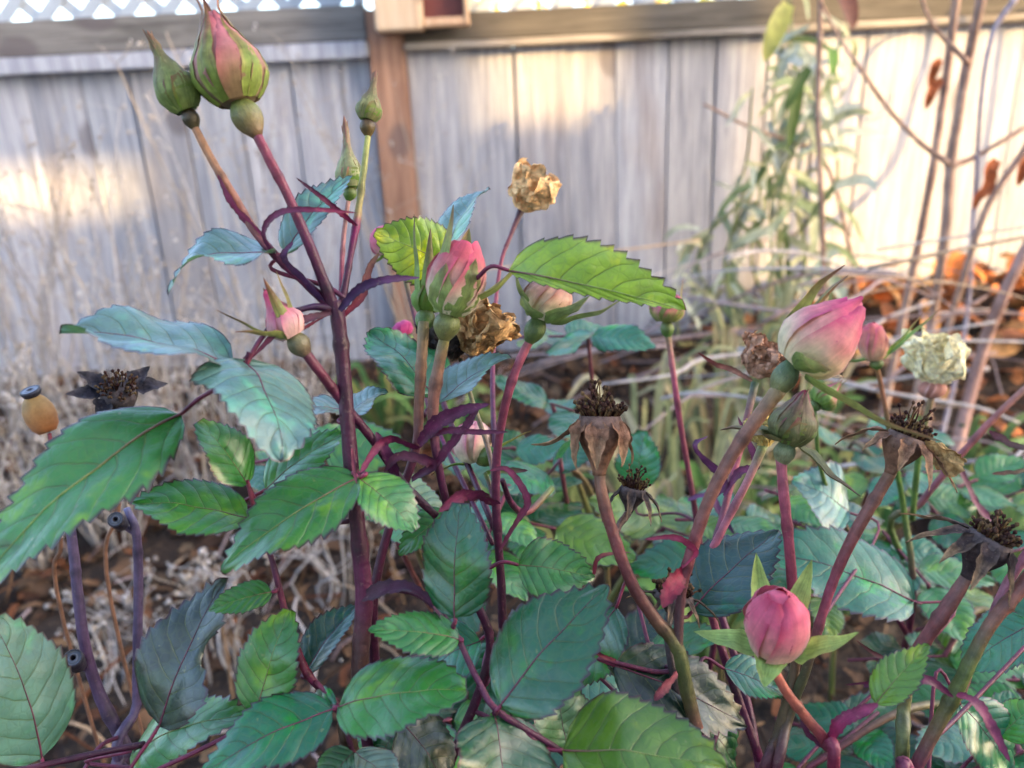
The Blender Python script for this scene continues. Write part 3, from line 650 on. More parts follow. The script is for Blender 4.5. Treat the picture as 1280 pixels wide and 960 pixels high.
bud(B, (561, 392, .285), (583, 300, .281), 74, hip=(38, 32), kind='fat', petals=(CREAM, alb(214, 92, 108, .75), alb(224, 84, 116, .75)), sepw=.56, sepals=[(-120, 'hug', -.35, .12), (-60, 'hug', -.2, .35), (200, 'open', 10, -14, 1.4), (0, 'open', 38, -8, 1.25), (90, 'open', 12, 0, 1.2)], sc1=alb(150, 168, 88, .72), sc2=alb(140, 110, 70, .62), hipc=(alb(140, 132, 76, .6), alb(134, 146, 80, .65)))
bud(B, (533, 390, .30), (536, 330, .30), 44, hip=(28, 22), kind='slim', petals=(G1, G1, RD), sepw=.36, sepals=[(-90, 'open', 3, 0, 1.7), (-10, 'open', 12, -8, 1.5), (200, 'open', 10, -10, 2.0), (90, 'open', 0, 0, 1.8)], sc1=alb(130, 160, 80, .7), sc2=alb(120, 70, 56, .6), npet=3)
leaf(B, (636, 338, .27), (858, 388, .265), 96, 12, 'lime', fold=8, curl=.07, asym=(1.35, .28), side=0.0, wav=.02, petto=(570, 350, .28)); leaf(B, (556, 328, .31), (468, 290, .305), 100, 10, 'lime', shape='heart', fold=8, petto=(552, 420, .29))
leaf(B, (560, 310, .315), (611, 234, .33), 44, 68, 'blue', fold=22, petto=(552, 420, .29)); leaf(B, (541, 492, .31), (460, 416, .32), 84, 54, 'teal', shape='ovate', wav=.06, petto=(530, 520, .30)); leaf(B, (548, 506, .30), (639, 446, .305), 46, 62, 'blue', fold=24, petto=(540, 520, .292))
bract(B, [(524, 560, .296), (490, 548, .288), (470, 560, .285), (446, 600, .272)], 22, (alb(140, 44, 90, .6), alb(150, 50, 92, .6)))
bract(B, [(524, 556, .292), (545, 530, .285), (575, 514, .28), (612, 505, .278)], 30, (alb(120, 36, 80, .6), alb(110, 48, 92, .6))); bract(B, [(530, 548, .292), (560, 538, .284), (596, 540, .28), (636, 540, .278)], 14, (alb(130, 40, 84, .6), PUR2))
bract(B, [(546, 580, .29), (566, 555, .285), (586, 530, .283), (600, 505, .282)], 30, (alb(120, 34, 76, .6), PUR2)); bract(B, [(500, 620, .298), (490, 580, .29), (478, 556, .288), (470, 540, .288)], 24, (alb(110, 34, 84, .6), alb(130, 50, 96, .6)))
bract(B, [(515, 600, .295), (540, 580, .288), (500, 570, .285), (480, 590, .285)], 22, (PUR2, PUR))
leaf(B, (569, 772, .268), (575, 629, .272), 102, 34, 'deep', shape='oval', fold=8, curl=.05, petto=(566, 786, .27)); leaf(B, (626, 882, .258), (762, 732, .266), 138, 32, 'deep', fold=10, curl=.06, petto=(618, 892, .262))
leaf(B, (574, 800, .268), (459, 788, .262), 62, 34, 'mid', fold=10, petto=(566, 790, .27)); leaf(B, (648, 706, .30), (744, 722, .30), 84, 20, 'mid', fold=14)
leaf(B, (618, 894, .262), (632, 1040, .244), 150, 32, 'deep', shape='oval', pet=False); leaf(B, (708, 936, .29), (690, 852, .295), 94, 34, 'pale', shape='oval'); leaf(B, (704, 938, .262), (910, 962, .25), 160, 28, 'bright', asym=(1.0, 1.0), fold=14, petto=(640, 905, .262))
leaf(B, (560, 640, .31), (498, 694, .305), 52, 26, 'mid'); leaf(B, (540, 660, .315), (600, 720, .33), 62, 30, 'teal'); leaf(B, (480, 610, .32), (560, 650, .33), 60, 40, 'pale')
B.stem([(470, 738, .30, 8), (520, 742, .285, 9), (562, 780, .272, 9), (598, 852, .266, 10), (624, 890, .262, 10), (700, 938, .265, 10), (760, 985, .28, 11)], [PUR, PUR, PUR, PUR2, PUR2, PUR, PUR], name='leaf_stalk')
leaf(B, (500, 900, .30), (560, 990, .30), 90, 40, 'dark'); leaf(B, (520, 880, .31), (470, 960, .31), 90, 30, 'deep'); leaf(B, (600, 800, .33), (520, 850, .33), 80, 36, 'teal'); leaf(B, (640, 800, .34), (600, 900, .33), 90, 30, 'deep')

# cane with the drying bud
D = Cane('rose cane carrying a browning bud with folded back green sepals', (0.02, 0.50))
D.stem([(668, 414, .30, 14), (648, 455, .302, 14), (633, 500, .304, 14), (622, 560, .308, 13), (620, 630, .312, 13), (626, 720, .318, 13), (630, 800, .322, 14), (645, 900, .33, 17), (655, 985, .335, 18)], [alb(160, 92, 84, .65), PKS, alb(164, 72, 96, .6), alb(140, 58, 88, .6), PUR2, PUR, PUR, PUR, PUR], root=True)
bud(D, (675, 399, .30), (696, 346, .298), 62, hip=(30, 30), kind='round', petals=(CREAM, alb(226, 160, 140, .7), alb(170, 90, 80, .6)), sepw=.62, sepals=[(-50, 'open', 62, -30, 1.3), (190, 'open', 48, -20, 1.15), (-10, 'open', 66, -36, 1.7), (-120, 'open', 85, -40, .9), (90, 'open', 50, -10, 1.2)], sc1=alb(132, 158, 84, .7), sc2=alb(170, 176, 130, .65), hipc=(alb(104, 120, 66, .6), alb(110, 134, 72, .62)), wav=.10)
crumpled(D, (585, 440, .335), (612, 384, .33), 88, 7, alb(226, 180, 124, .8), alb(150, 104, 70, .62), seed=2)
crumpled(D, (560, 452, .335), (556, 404, .335), 70, 5, alb(96, 84, 78, .5), alb(52, 46, 48, .45), name='dried_petals', seed=5)
D.stem([(576, 448, .335, 8), (590, 500, .332, 7), (610, 560, .325, 8), (622, 620, .315, 9)], [alb(96, 84, 60, .55), alb(150, 140, 96, .6), alb(160, 130, 110, .6), PUR2], name='side_stem')
crumpled(D, (650, 262, .42), (676, 214, .415), 62, 6, alb(252, 206, 148, .98), alb(222, 164, 108, .85), seed=3, label='tan crumpled dried bloom')
D.stem([(652, 262, .42, 11), (640, 290, .415, 7), (626, 330, .41, 6), (618, 400, .40, 7), (616, 500, .37, 8), (622, 640, .325, 9)], [alb(50, 36, 40, .5), alb(130, 60, 70, .6), MAR, MAR, PUR2, PUR], name='side_stem')
bud(D, (600, 575, .36), (582, 528, .36), 56, hip=(28, 22), kind='round', petals=(CREAM, PALE, MAG), sepw=.3, sepals=[(0, 'open', 70, 20, 1.2), (180, 'open', 70, 30, 1.0)])
D.stem([(607, 592, .36, 7), (616, 620, .35, 8), (624, 680, .325, 9)], [GRN, PUR2, PUR], name='side_stem')
bract(D, [(622, 630, .305), (600, 618, .298), (575, 620, .293), (548, 640, .29)], 34, (alb(130, 40, 80, .6), alb(150, 60, 100, .6))); bract(D, [(624, 690, .30), (648, 650, .292), (660, 625, .29), (636, 588, .292), (612, 588, .295)], 17, (alb(150, 50, 84, .6), alb(170, 70, 100, .62)))
bract(D, [(606, 592, .36), (630, 590, .355), (660, 588, .352)], 18, (G1, PUR2)); 
D.stem([(690, 610, .37, 9), (660, 640, .35, 10), (640, 630, .33, 10), (628, 600, .315, 8)], [GRN, alb(150, 80, 84, .6), PUR2, PUR], name='leaf_stalk')
bud(D, (492, 312, .40), (468, 288, .40), 40, hip=(24, 18), kind='round', petals=(PALE, PINK, PINK), sepw=.4, sepals=[(180, 'open', 70, 20, 1), (0, 'open', 60, 20, 1.1)]); D.stem([(500, 322, .40, 7), (520, 400, .40, 8), (560, 520, .38, 9), (618, 660, .33, 10)], [GRN, PUR2, PUR, PUR], name='side_stem')
bud(D, (508, 420, .42), (496, 404, .42), 30, hip=(16, 12), kind='round', petals=(MAG, MAG, MAG)); D.stem([(514, 428, .42, 6), (540, 520, .40, 7), (616, 680, .34, 8)], [GRN, PUR2, PUR], name='side_stem')

# brown cane: spent hip, and the big pink bud leaning right
E = Cane('leaning rose cane with large deep pink bud and a brown spent bloom', (0.10, 0.44))
E.stem([(749, 588, .285, 17), (752, 615, .285, 18), (764, 660, .286, 19), (790, 730, .288, 19), (820, 775, .289, 20), (846, 808, .29, 22), (858, 860, .292, 22), (872, 920, .294, 23), (886, 985, .297, 24)], [alb(140, 104, 84, .6), alb(150, 100, 80, .6), alb(150, 84, 80, .6), alb(140, 74, 72, .6), alb(136, 92, 72, .6), alb(112, 112, 64, .6), alb(110, 108, 62, .6), alb(130, 74, 72, .6), alb(130, 64, 76, .6)], root=True)
E.stem([(974, 486, .27, 24), (945, 525, .272, 22), (912, 574, .276, 20), (884, 630, .28, 19), (864, 690, .284, 18), (852, 740, .287, 16), (848, 790, .289, 16), (848, 815, .29, 16)], [alb(166, 140, 94, .65), alb(166, 116, 92, .65), alb(160, 106, 90, .62), alb(156, 100, 88, .6), alb(160, 84, 90, .6), alb(120, 74, 78, .6), alb(112, 78, 76, .6), alb(112, 100, 64, .6)], name='side_stem')
spent(E, (749, 594, .285), (750, 520, .285), 62, [(-95, 'open', 160, 26, .95), (-40, 'open', 154, 34, .9), (215, 'open', 158, 28, .95), (10, 'open', 152, 24, .9), (178, 'open', 150, -70, 1.15), (90, 'open', 160, 10, .9)], stam=130, sth=.36)
spent(E, (786, 640, .31), (792, 610, .31), 38, [(-90, 'open', 140, 20, 1.6), (-10, 'open', 120, 40, 1.6), (200, 'open', 150, 10, 1.4), (-45, 'open', 130, 30, 1.7)], stam=70, sth=.6, c1=alb(96, 82, 80, .5)); E.stem([(785, 642, .31, 12), (775, 655, .30, 10), (768, 668, .289, 10)], [BR2, BR2, BRN], name='side_stem')
spent(E, (838, 765, .305), (842, 742, .305), 56, [(-90, 'open', 120, 30, 2.0), (200, 'open', 95, 30, 2.0), (0, 'open', 100, 40, 2.2), (-40, 'open', 120, 30, 1.8), (240, 'open', 140, 10, 2.0)], stam=130, sth=.8, c1=alb(110, 92, 84, .5)); E.stem([(838, 766, .305, 12), (835, 800, .30, 12), (850, 880, .298, 14), (868, 940, .297, 14)], [BR2, alb(110, 92, 96, .5), alb(96, 74, 80, .5), alb(96, 74, 80, .5)], name='side_stem')
bud(E, (990, 455, .27), (1078, 374, .262), 96, hip=(36, 42), kind='cone', petals=(alb(244, 222, 176, .85), alb(230, 92, 126, .78), alb(190, 36, 110, .7)), sepw=.36, sepals=[(170, 'open', 18, -30, 1.1), (150, 'open', 42, -64, 1.25), (-20, 'open', 84, -26, 1.5), (-75, 'open', 72, 10, .95), (60, 'open', 70, 0, .9)], sc1=alb(128, 150, 76, .68), sc2=alb(160, 110, 90, .6), spiral=18, hipc=(alb(146, 136, 82, .6), alb(86, 124, 84, .6)), npet=5, wav=.06)
bract(E, [(854, 712, .285), (840, 735, .28), (828, 760, .276)], 40, (alb(176, 46, 76, .65), alb(160, 50, 70, .6))); bract(E, [(852, 710, .284), (870, 690, .28), (846, 672, .28), (806, 674, .284)], 18, (alb(190, 60, 96, .65), alb(170, 60, 90, .6))); bract(E, [(846, 840, .288), (828, 862, .284), (818, 876, .282)], 24, (alb(190, 100, 110, .62), alb(150, 60, 80, .6)))
bract(E, [(742, 718, .30), (750, 696, .295), (790, 690, .30)], 10, (alb(190, 70, 90, .6), BRN))
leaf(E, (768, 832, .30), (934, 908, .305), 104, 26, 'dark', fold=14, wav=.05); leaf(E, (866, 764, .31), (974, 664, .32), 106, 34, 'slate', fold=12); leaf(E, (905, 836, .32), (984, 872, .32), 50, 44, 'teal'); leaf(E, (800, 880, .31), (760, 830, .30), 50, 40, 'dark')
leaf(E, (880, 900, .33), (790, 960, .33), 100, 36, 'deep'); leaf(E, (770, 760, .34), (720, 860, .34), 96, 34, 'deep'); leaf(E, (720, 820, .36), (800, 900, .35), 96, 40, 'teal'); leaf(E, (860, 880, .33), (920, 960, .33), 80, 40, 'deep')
bract(E, [(770, 826, .296), (750, 818, .29), (738, 800, .288), (746, 786, .288)], 10, (alb(150, 60, 80, .6), MAR))

# red stem with closed striped bud
G = Cane('straight red rose stem with a closed striped green bud', (0.16, 0.52))
G.stem([(976, 572, .30, 16), (980, 620, .302, 16), (988, 700, .306, 16), (992, 770, .31, 15), (994, 830, .315, 15), (972, 920, .32, 16), (950, 985, .325, 17)], [alb(196, 110, 124, .65), PKS, alb(176, 76, 96, .65), alb(166, 66, 88, .6), alb(130, 100, 76, .6), alb(112, 92, 70, .6), PUR2], root=True)
bud(G, (984, 553, .30), (1006, 488, .296), 62, hip=(30, 28), kind='tear', petals=(G1, alb(150, 80, 80, .6), DARKR), sepw=.56, sepals=[(-100, 'hug', -.02, 0), (-45, 'hug', 0, 0), (200, 'hug', -.05, 0), (20, 'hug', .05, 0), (90, 'hug', 0, 0), (185, 'open', 80, 40, 1.0), (-10, 'open', 120, -20, 1.3), (230, 'open', 75, 30, .9)], sc1=alb(124, 128, 76, .62), sc2=alb(136, 84, 84, .58), hipc=(alb(170, 166, 120, .6), alb(124, 150, 110, .6)))
crumpled(G, (958, 558, .32), (950, 520, .32), 44, 5, alb(236, 210, 130, .75), alb(200, 160, 80, .65), name='withered_petals', seed=9); G.stem([(955, 555, .32, 14), (935, 600, .32, 12), (900, 668, .322, 12), (880, 720, .325, 12), (905, 820, .33, 13), (950, 950, .328, 14)], [alb(130, 156, 84, .6), alb(200, 130, 134, .65), alb(200, 112, 128, .65), PKS, PUR2, PUR2], name='side_stem')
G.stem([(944, 478, .38, 12), (925, 560, .375, 11), (905, 640, .37, 11), (890, 720, .36, 11), (930, 860, .345, 12), (952, 975, .33, 13)], [alb(90, 116, 84, .6), PKS, alb(150, 80, 100, .6), PUR2, PUR2, PUR2], name='side_stem')
crumpled(G, (942, 470, .38), (966, 430, .375), 66, 7, alb(222, 170, 140, .7), alb(170, 122, 84, .6), name='dried_bloom', seed=12); bract(G, [(940, 476, .375), (915, 462, .372), (895, 455, .37), (872, 440, .37)], 12, (alb(190, 140, 120, .6), alb(150, 50, 56, .6)))
bract(G, [(905, 620, .365), (925, 590, .36), (945, 580, .358), (922, 520, .36)], 18, (alb(120, 50, 96, .6), alb(150, 70, 110, .6))); bract(G, [(885, 625, .37), (905, 600, .365), (870, 560, .365), (885, 545, .365)], 20, (alb(120, 60, 110, .55), alb(130, 70, 120, .55)))

# open front bud
H = Cane('orange red rose stem holding a round pink bud with spread pale green sepals', (0.18, 0.40))
H.stem([(966, 836, .268, 15), (984, 866, .269, 15), (1010, 900, .271, 16), (1032, 930, .273, 18), (1040, 985, .276, 18)], [ORG, ORG, alb(176, 92, 78, .65), alb(150, 56, 78, .6), alb(140, 48, 76, .6)], root=True)
bud(H, (969, 812, .268), (973, 744, .254), 80, hip=(32, 22), kind='round', petals=(alb(246, 190, 160, .85), alb(232, 104, 132, .8), alb(186, 34, 84, .7)), sepw=.46, sepals=[(112, 'open', 50, -34, 1.12), (62, 'open', 46, -30, 1.15), (186, 'open', 80, -12, .85), (-6, 'open', 66, -40, 1.0), (-100, 'open', 50, 100, .42)], sc1=alb(168, 196, 108, .78), sc2=alb(150, 178, 96, .72), spiral=30, npet=5, wav=.05, hipc=(alb(180, 110, 80, .6), alb(150, 170, 90, .65)))
bract(H, [(1034, 935, .272), (1050, 905, .268), (1075, 890, .266), (1098, 880, .266)], 28, (alb(160, 40, 90, .62), alb(150, 60, 104, .6))); bract(H, [(1032, 935, .274), (1010, 915, .276), (1000, 890, .278)], 18, (PUR2, PUR)); leaf(H, (1095, 880, .268), (1162, 806, .272), 56, 20, 'bright', fold=18, petto=(1050, 905, .27)); bract(H, [(1080, 858, .285), (1098, 855, .284), (1120, 850, .283), (1056, 856, .286)], 14, (PUR2, alb(120, 40, 80, .6)))
bract(H, [(1098, 876, .27), (1130, 860, .268), (1160, 850, .268), (1192, 872, .27)], 24, (alb(130, 50, 100, .6), alb(120, 40, 84, .6)))

# brown cane with the splayed dry bloom
K = Cane('brown ridged rose cane ending in a splayed dry bloom with one papery petal', (0.20, 0.58))
K.stem([(1114, 590, .29, 17), (1105, 605, .292, 18), (1078, 650, .294, 18), (1050, 705, .298, 16), (1030, 760, .302, 14), (1010, 830, .31, 14), (985, 900, .318, 15), (965, 990, .325, 16)], [alb(150, 116, 92, .6), alb(140, 96, 80, .6), alb(150, 92, 84, .6), alb(160, 80, 88, .6), PKS, alb(110, 96, 70, .6), alb(110, 92, 70, .6), PUR2], root=True)
spent(K, (1112, 592, .29), (1134, 544, .288), 52, [(185, 'open', 105, 50, 1.5), (220, 'open', 130, 20, 1.0), (-40, 'open', 125, 34, 1.4), (-10, 'open', 115, 20, 1.5), (-80, 'open', 150, 10, 1.0)], stam=150, sth=.46, c1=alb(156, 116, 92, .6)); crumpled(K, (1150, 552, .288), (1200, 586, .282), 40, 3, alb(206, 172, 116, .7), alb(160, 120, 76, .6), name='papery_petal', seed=15)
leaf(K, (1142, 752, .40), (956, 690, .41), 112, 40, 'teal', shape='oval'); leaf(K, (1060, 640, .44), (990, 600, .44), 90, 44, 'blue')

# right edge canes
M = Cane('two tone green and pink rose cane bending over beside the black shrivelled bloom', (0.30, 0.40))
M.stem([(1310, 690, .28, 24), (1276, 735, .28, 22), (1240, 778, .28, 20), (1215, 822, .281, 20), (1196, 862, .283, 22), (1170, 910, .286, 20), (1142, 965, .29, 20), (1130, 990, .292, 20)], [alb(150, 84, 84, .62), alb(146, 92, 80, .62), alb(140, 96, 76, .62), alb(112, 116, 66, .6), alb(108, 120, 60, .6), alb(130, 104, 74, .6), alb(150, 72, 100, .6), alb(150, 72, 100, .6)], root=True)
M.stem([(1300, 670, .286, 14), (1262, 725, .287, 14), (1232, 790, .288, 12), (1215, 830, .287, 12), (1200, 870, .285, 14)], [PKS, alb(200, 130, 146, .65), alb(190, 110, 130, .65), PKS, alb(120, 100, 70, .6)], name='side_stem')
bract(M, [(1196, 868, .28), (1220, 880, .276), (1240, 910, .274), (1262, 952, .272)], 28, (alb(140, 50, 90, .6), alb(160, 70, 110, .6))); leaf(M, (1200, 880, .33), (1262, 962, .33), 80, 36, 'teal', shape='oval'); leaf(M, (1290, 780, .35), (1205, 840, .36), 80, 36, 'teal'); leaf(M, (1250, 920, .33), (1300, 880, .33), 60, 30, 'mid')
N_ = Cane('thick reddish brown rose cane ending in a black shrivelled bloom', (0.34, 0.58))
N_.stem([(1212, 716, .29, 17), (1190, 750, .292, 22), (1160, 795, .295, 21), (1140, 830, .298, 21), (1130, 880, .303, 20), (1126, 980, .315, 19)], [alb(140, 104, 90, .6), alb(150, 92, 86, .6), alb(150, 84, 84, .6), alb(140, 80, 80, .6), alb(130, 130, 84, .6), alb(120, 132, 80, .6)], root=True)
spent(N_, (1208, 722, .29), (1240, 672, .286), 60, [(170, 'open', 100, 20, 1.7), (215, 'open', 110, 30, 1.6), (-80, 'open', 140, 20, 1.3), (-120, 'open', 130, 20, 1.2), (-20, 'open', 150, 0, 1.3)], stam=140, sth=.34, c1=alb(84, 70, 70, .5)); bract(N_, [(1140, 835, .297), (1115, 828, .294), (1090, 815, .292), (1070, 800, .29)], 10, (PUR2, BRN))

# left grey canes with cut stubs
def stub(cane, base, tip, w_):
    B_, T_ = P(*base), P(*tip); A_, L_, X_, Y_ = frame(B_, T_); r = w_ * .5 * base[2] / F; mb = MB(); rows = []
    for rr, z in ((.5, 0), (.9, .3), (1, .7), (1, .95), (.85, 1.0), (.72, .93), (.55, .93), (.45, 1.0), (.28, .98), (.22, .8), (.02, .78)):
        c = alb(70, 66, 80, .5) if rr > .8 or rr < .3 else alb(140, 146, 164, .55)
        rows.append([mb.add(B_ + A_ * L_ * z + (X_ * math.cos(a) + Y_ * math.sin(a)) * r * rr, c) for a in [2 * math.pi * j / 14 for j in range(14)]])
    mb.grid(rows, True); mb.f.append(tuple(rows[-1])); link('cut_stub', mb.mesh('cut_stub', STEM, cane.base), cane.root)
Q = Cane('grey purple rose cane with two dark cut stubs on its side', (-0.16, 0.50))
Q.stem([(84, 630, .338, 14), (92, 690, .34, 15), (97, 740, .342, 16), (107, 810, .345, 17), (125, 870, .35, 18), (160, 940, .355, 19), (172, 985, .36, 20)], [LIL, LIL, LIL, alb(104, 74, 108, .6), alb(98, 74, 104, .6), alb(98, 76, 98, .6), LIL], root=True)
stub(Q, (100, 835, .345), (91, 822, .33), 22)
Q.stem([(106, 836, .346, 9), (100, 834, .344, 11)], [LIL, LIL], name='side_stem')
S_ = Cane('slender lilac grey rose cane beside the big mottled leaf', (-0.14, 0.54))
S_.stem([(158, 635, .345, 10), (170, 665, .347, 13), (173, 720, .35, 14), (172, 800, .352, 14), (171, 880, .355, 14), (172, 985, .36, 15)], [alb(132, 128, 170, .6), LIL, LIL, alb(100, 80, 112, .6), LIL, LIL], root=True)
stub(S_, (155, 658, .347), (144, 649, .333), 19); S_.stem([(170, 668, .348, 8), (156, 658, .347, 9)], [LIL, LIL], name='side_stem')
leaf(S_, (52, 948, .285), (-12, 772, .28), 128, 34, 'blue', shape='oval', fold=8); S_.stem([(182, 930, .30, 10), (120, 942, .29, 10), (60, 955, .284, 9), (0, 968, .28, 9)], [PUR, PUR, alb(100, 44, 66, .6), MAR], name='leaf_stalk')
S_.stem([(172, 940, .358, 8), (182, 930, .30, 10)], [LIL, PUR], name='leaf_stalk')
T_ = Cane('thin rose stem with one orange and green hip above the big leaf', tuple(P(84, 800, .42)[:2]))
T_.stem([(62, 542, .36, 6), (68, 600, .37, 6), (76, 680, .39, 6), (80, 780, .41, 6)], [MAR, BR1, BR1, BR1], root=True)
bud(T_, (60, 540, .36), (38, 492, .358), 44, kind='round', petals=(alb(222, 140, 84, .7), alb(204, 160, 96, .65), alb(170, 150, 90, .6)), npet=0, name='rose_hip'); stub(T_, (42, 496, .358), (37, 487, .356), 24)
U_ = Cane('thin dry rose stem with one blackened withered hip among the weeds', tuple(P(138, 800, .42)[:2]))
U_.stem([(150, 520, .37, 12), (152, 560, .375, 8), (148, 640, .39, 6), (140, 760, .41, 6)], [BR2, BR2, BR1, BR1], root=True)
spent(U_, (150, 522, .37), (148, 486, .352), 44, [(180, 'open', 100, -20, .7), (150, 'open', 70, 10, .6), (10, 'open', 90, 10, .7), (40, 'open', 90, -30, .55), (230, 'open', 120, 30, .5)], stam=60, sth=.25, c1=alb(70, 66, 78, .45), c2=alb(110, 104, 110, .45))

# canes behind: slim pink bud, small buds, cream bloom
V_ = Cane('slender dark red rose stem with a small green and pink bud', (0.10, 0.62))
V_.stem([(834, 412, .44, 10), (842, 470, .442, 9), (852, 540, .446, 9), (866, 620, .45, 9), (880, 720, .46, 10), (890, 820, .47, 10)], [alb(150, 140, 90, .6), PKS, MAR, alb(130, 56, 74, .6), PUR2, PUR2], root=True)
bud(V_, (833, 402, .44), (836, 366, .438), 44, hip=(19, 22), kind='fat', petals=(alb(180, 180, 100, .7), PINK, PINK), sepw=.44, sepals=[(-100, 'hug', -.1, 0), (-40, 'hug', 0, 0), (190, 'hug', 0, .02), (0, 'open', 14, -20, 1.5), (200, 'open', 10, -6, 1.4), (90, 'hug', 0, 0)], sc1=alb(156, 166, 84, .7), sc2=alb(150, 70, 60, .6))
bract(V_, [(860, 625, .448), (885, 620, .442), (900, 640, .44), (918, 668, .44)], 18, (alb(140, 80, 130, .6), alb(110, 60, 110, .6)))
leaf(V_, (800, 610, .50), (806, 538, .50), 66, 38, 'teal', shape='oval')
W_ = Cane('rose stem with a tiny coral bud and a ruffled cream bloom behind', (0.42, 0.78))
W_.stem([(1095, 452, .46, 7), (1105, 500, .47, 7), (1115, 560, .48, 8), (1130, 640, .50, 9), (1140, 760, .53, 10)], [alb(190, 140, 90, .6), alb(180, 120, 90, .6), GRN, GRN, PUR2], root=True)
bud(W_, (1095, 450, .46), (1088, 404, .458), 36, hip=(18, 14), kind='fat', petals=(alb(240, 190, 150, .75), alb(230, 120, 110, .75), PINK), sepw=.4, sepals=[(180, 'open', 80, 20, .9), (0, 'open', 50, -10, 1.5), (20, 'open', 62, -10, 2.0)])
W_.stem([(1166, 490, .48, 9), (1150, 560, .49, 9), (1140, 650, .505, 9)], [alb(180, 140, 110, .6), GRN, GRN], name='side_stem')
crumpled(W_, (1166, 480, .48), (1172, 424, .474), 86, 7, alb(252, 240, 200, .95), alb(244, 222, 150, .9), name='cream_bloom', seed=21, amp=.05, big=1.1)
bud(W_, (1166, 496, .48), (1164, 474, .478), 34, kind='round', petals=(alb(220, 150, 130, .7), alb(220, 150, 130, .7), PALE), npet=3)
bud(W_, (1022, 505, .42), (1050, 478, .42), 38, hip=(16, 12), kind='slim', petals=(G1, PINK, MAG), sepals=[(-90, 'hug', .1, 0), (0, 'hug', .2, .05), (180, 'hug', .1, 0)], sc1=alb(130, 166, 80, .7)); W_.stem([(1018, 512, .42, 6), (1030, 600, .44, 7), (1080, 700, .48, 8), (1138, 800, .53, 9)], [GRN, GRN, PUR2, PUR2], name='side_stem')
X_ = Cane('long slanting pinkish rose stem passing behind the splayed dry bloom', (0.60, 0.72))
X_.stem([(1290, 478, .50, 10), (1240, 525, .50, 10), (1195, 575, .505, 10), (1150, 630, .51, 10), (1120, 680, .53, 10)], [alb(180, 130, 110, .6), alb(180, 110, 106, .6), alb(170, 96, 100, .6), alb(140, 80, 80, .6), GRN], root=True)
bract(X_, [(1195, 575, .50), (1215, 620, .50), (1228, 640, .50), (1262, 668, .50)], 20, (PUR2, alb(150, 76, 110, .6))); bract(X_, [(1300, 560, .42), (1270, 556, .42), (1250, 546, .42), (1236, 538, .42)], 22, (alb(170, 150, 150, .6), alb(150, 80, 100, .6))); bract(X_, [(1300, 580, .42), (1276, 588, .42), (1258, 590, .42), (1240, 592, .42)], 16, (alb(190, 180, 150, .6), alb(170, 110, 110, .6)))

# ------------------------------------------------------------------ leafy rose shoots behind, blurred
random.seed(29)
def shoot(label, base, tops, cols):
    c = Cane(label, base)
    for k, (u, v, d) in enumerate(tops):
        p = P(u, v, d); b = c.base if not c.pts else c.pts[len(c.pts) // 2][0]
        m = b.lerp(p, .55) + Vector((random.uniform(-.02, .02), random.uniform(-.02, .02), .03))
        sp = spline([list(b - Vector((0, 0, .02 if not c.pts else 0))), list(m), list(p)], 8); mb = MB(); n = len(sp); pts = [Vector(x) for x in sp]
        tube(mb, pts, [lerp(.0032, .0014, i / (n - 1)) for i in range(n)], [mix4(GRN, alb(140, 64, 84, .6), i / (n - 1)) for i in range(n)], 7, .08)
        c.pts += [(q, .002) for q in pts]; link('stem' if k == 0 else 'side_stem', mb.mesh('stem', STEM, c.base), c.root)
        Dn = Vector((random.uniform(-1, 1), random.uniform(-.5, .2), random.uniform(-.25, .35))).normalized()
        Sd = Dn.cross(UP).normalized()
        for q, sd, l_ in ((.0, 0, .050), (.016, 1, .044), (.016, -1, .044), (.040, 1, .036), (.040, -1, .036)):
            bp = p - Dn * q; Ad = (Dn * (1 if sd == 0 else .45) + Sd * sd + Vector((0, 0, random.uniform(-.35, .15)))).normalized()
            Nn = (UP + (EYE - bp).normalized() * random.uniform(.1, 1.0) + Vector((random.uniform(-.4, .4), random.uniform(-.4, .4), 0))); Nn = (Nn - Ad * Nn.dot(Ad)).normalized()
            L_ = l_ * random.uniform(.7, 1.05)
            me, _c = leaf_mesh(bp + Ad * .003, Ad, L_, Nn, L_ * random.uniform(.62, .75), random.uniform(6, 18), random.uniform(-.02, .08), (1, 1), 'ovate', 9, .04, 0, None, random.random() * 9, c.base)
            g = GREEN[random.choice(cols)]; j = random.uniform(.8, 1.2); link('leaf', me, c.root, (g[0] * j, g[1] * j, g[2] * j, 1))
        mb = MB(); tube(mb, [p + Dn * .002, p - Dn * .02, p - Dn * .055], [.0008, .0009, .0011], [alb(140, 60, 84, .6)] * 3, 6, 0); link('leaf_stalk', mb.mesh('leaf_stalk', STEM, c.base), c.root)
CT = ['teal', 'deep', 'teal', 'mid', 'bright']
shoot('leafy rose shoot with broad teal leaves behind the browning bud', (0.10, 0.74), [(735, 420, .52), (690, 505, .54), (640, 560, .50)], CT + ['bright'])
shoot('leafy rose shoot with dark teal leaves behind the spent brown bloom', (0.06, 0.68), [(700, 575, .46), (830, 660, .52), (690, 660, .46)], CT + ['deep'])
shoot('low rose shoot with dense blue green leaves below the striped bud', (0.24, 0.74), [(930, 650, .50), (1040, 640, .52), (960, 740, .50), (1080, 690, .54), (900, 700, .46)], CT)
shoot('bushy rose shoot with large teal leaves behind the splayed dry bloom', (0.40, 0.84), [(1090, 600, .62), (1170, 640, .60), (1220, 600, .62), (1150, 560, .70), (1260, 620, .66), (1060, 560, .72)], CT)
shoot('rose shoot with teal leaves beside the black shrivelled bloom', (0.44, 0.66), [(1160, 730, .50), (1255, 760, .50), (1230, 700, .56), (1180, 820, .48), (1270, 850, .46)], CT)
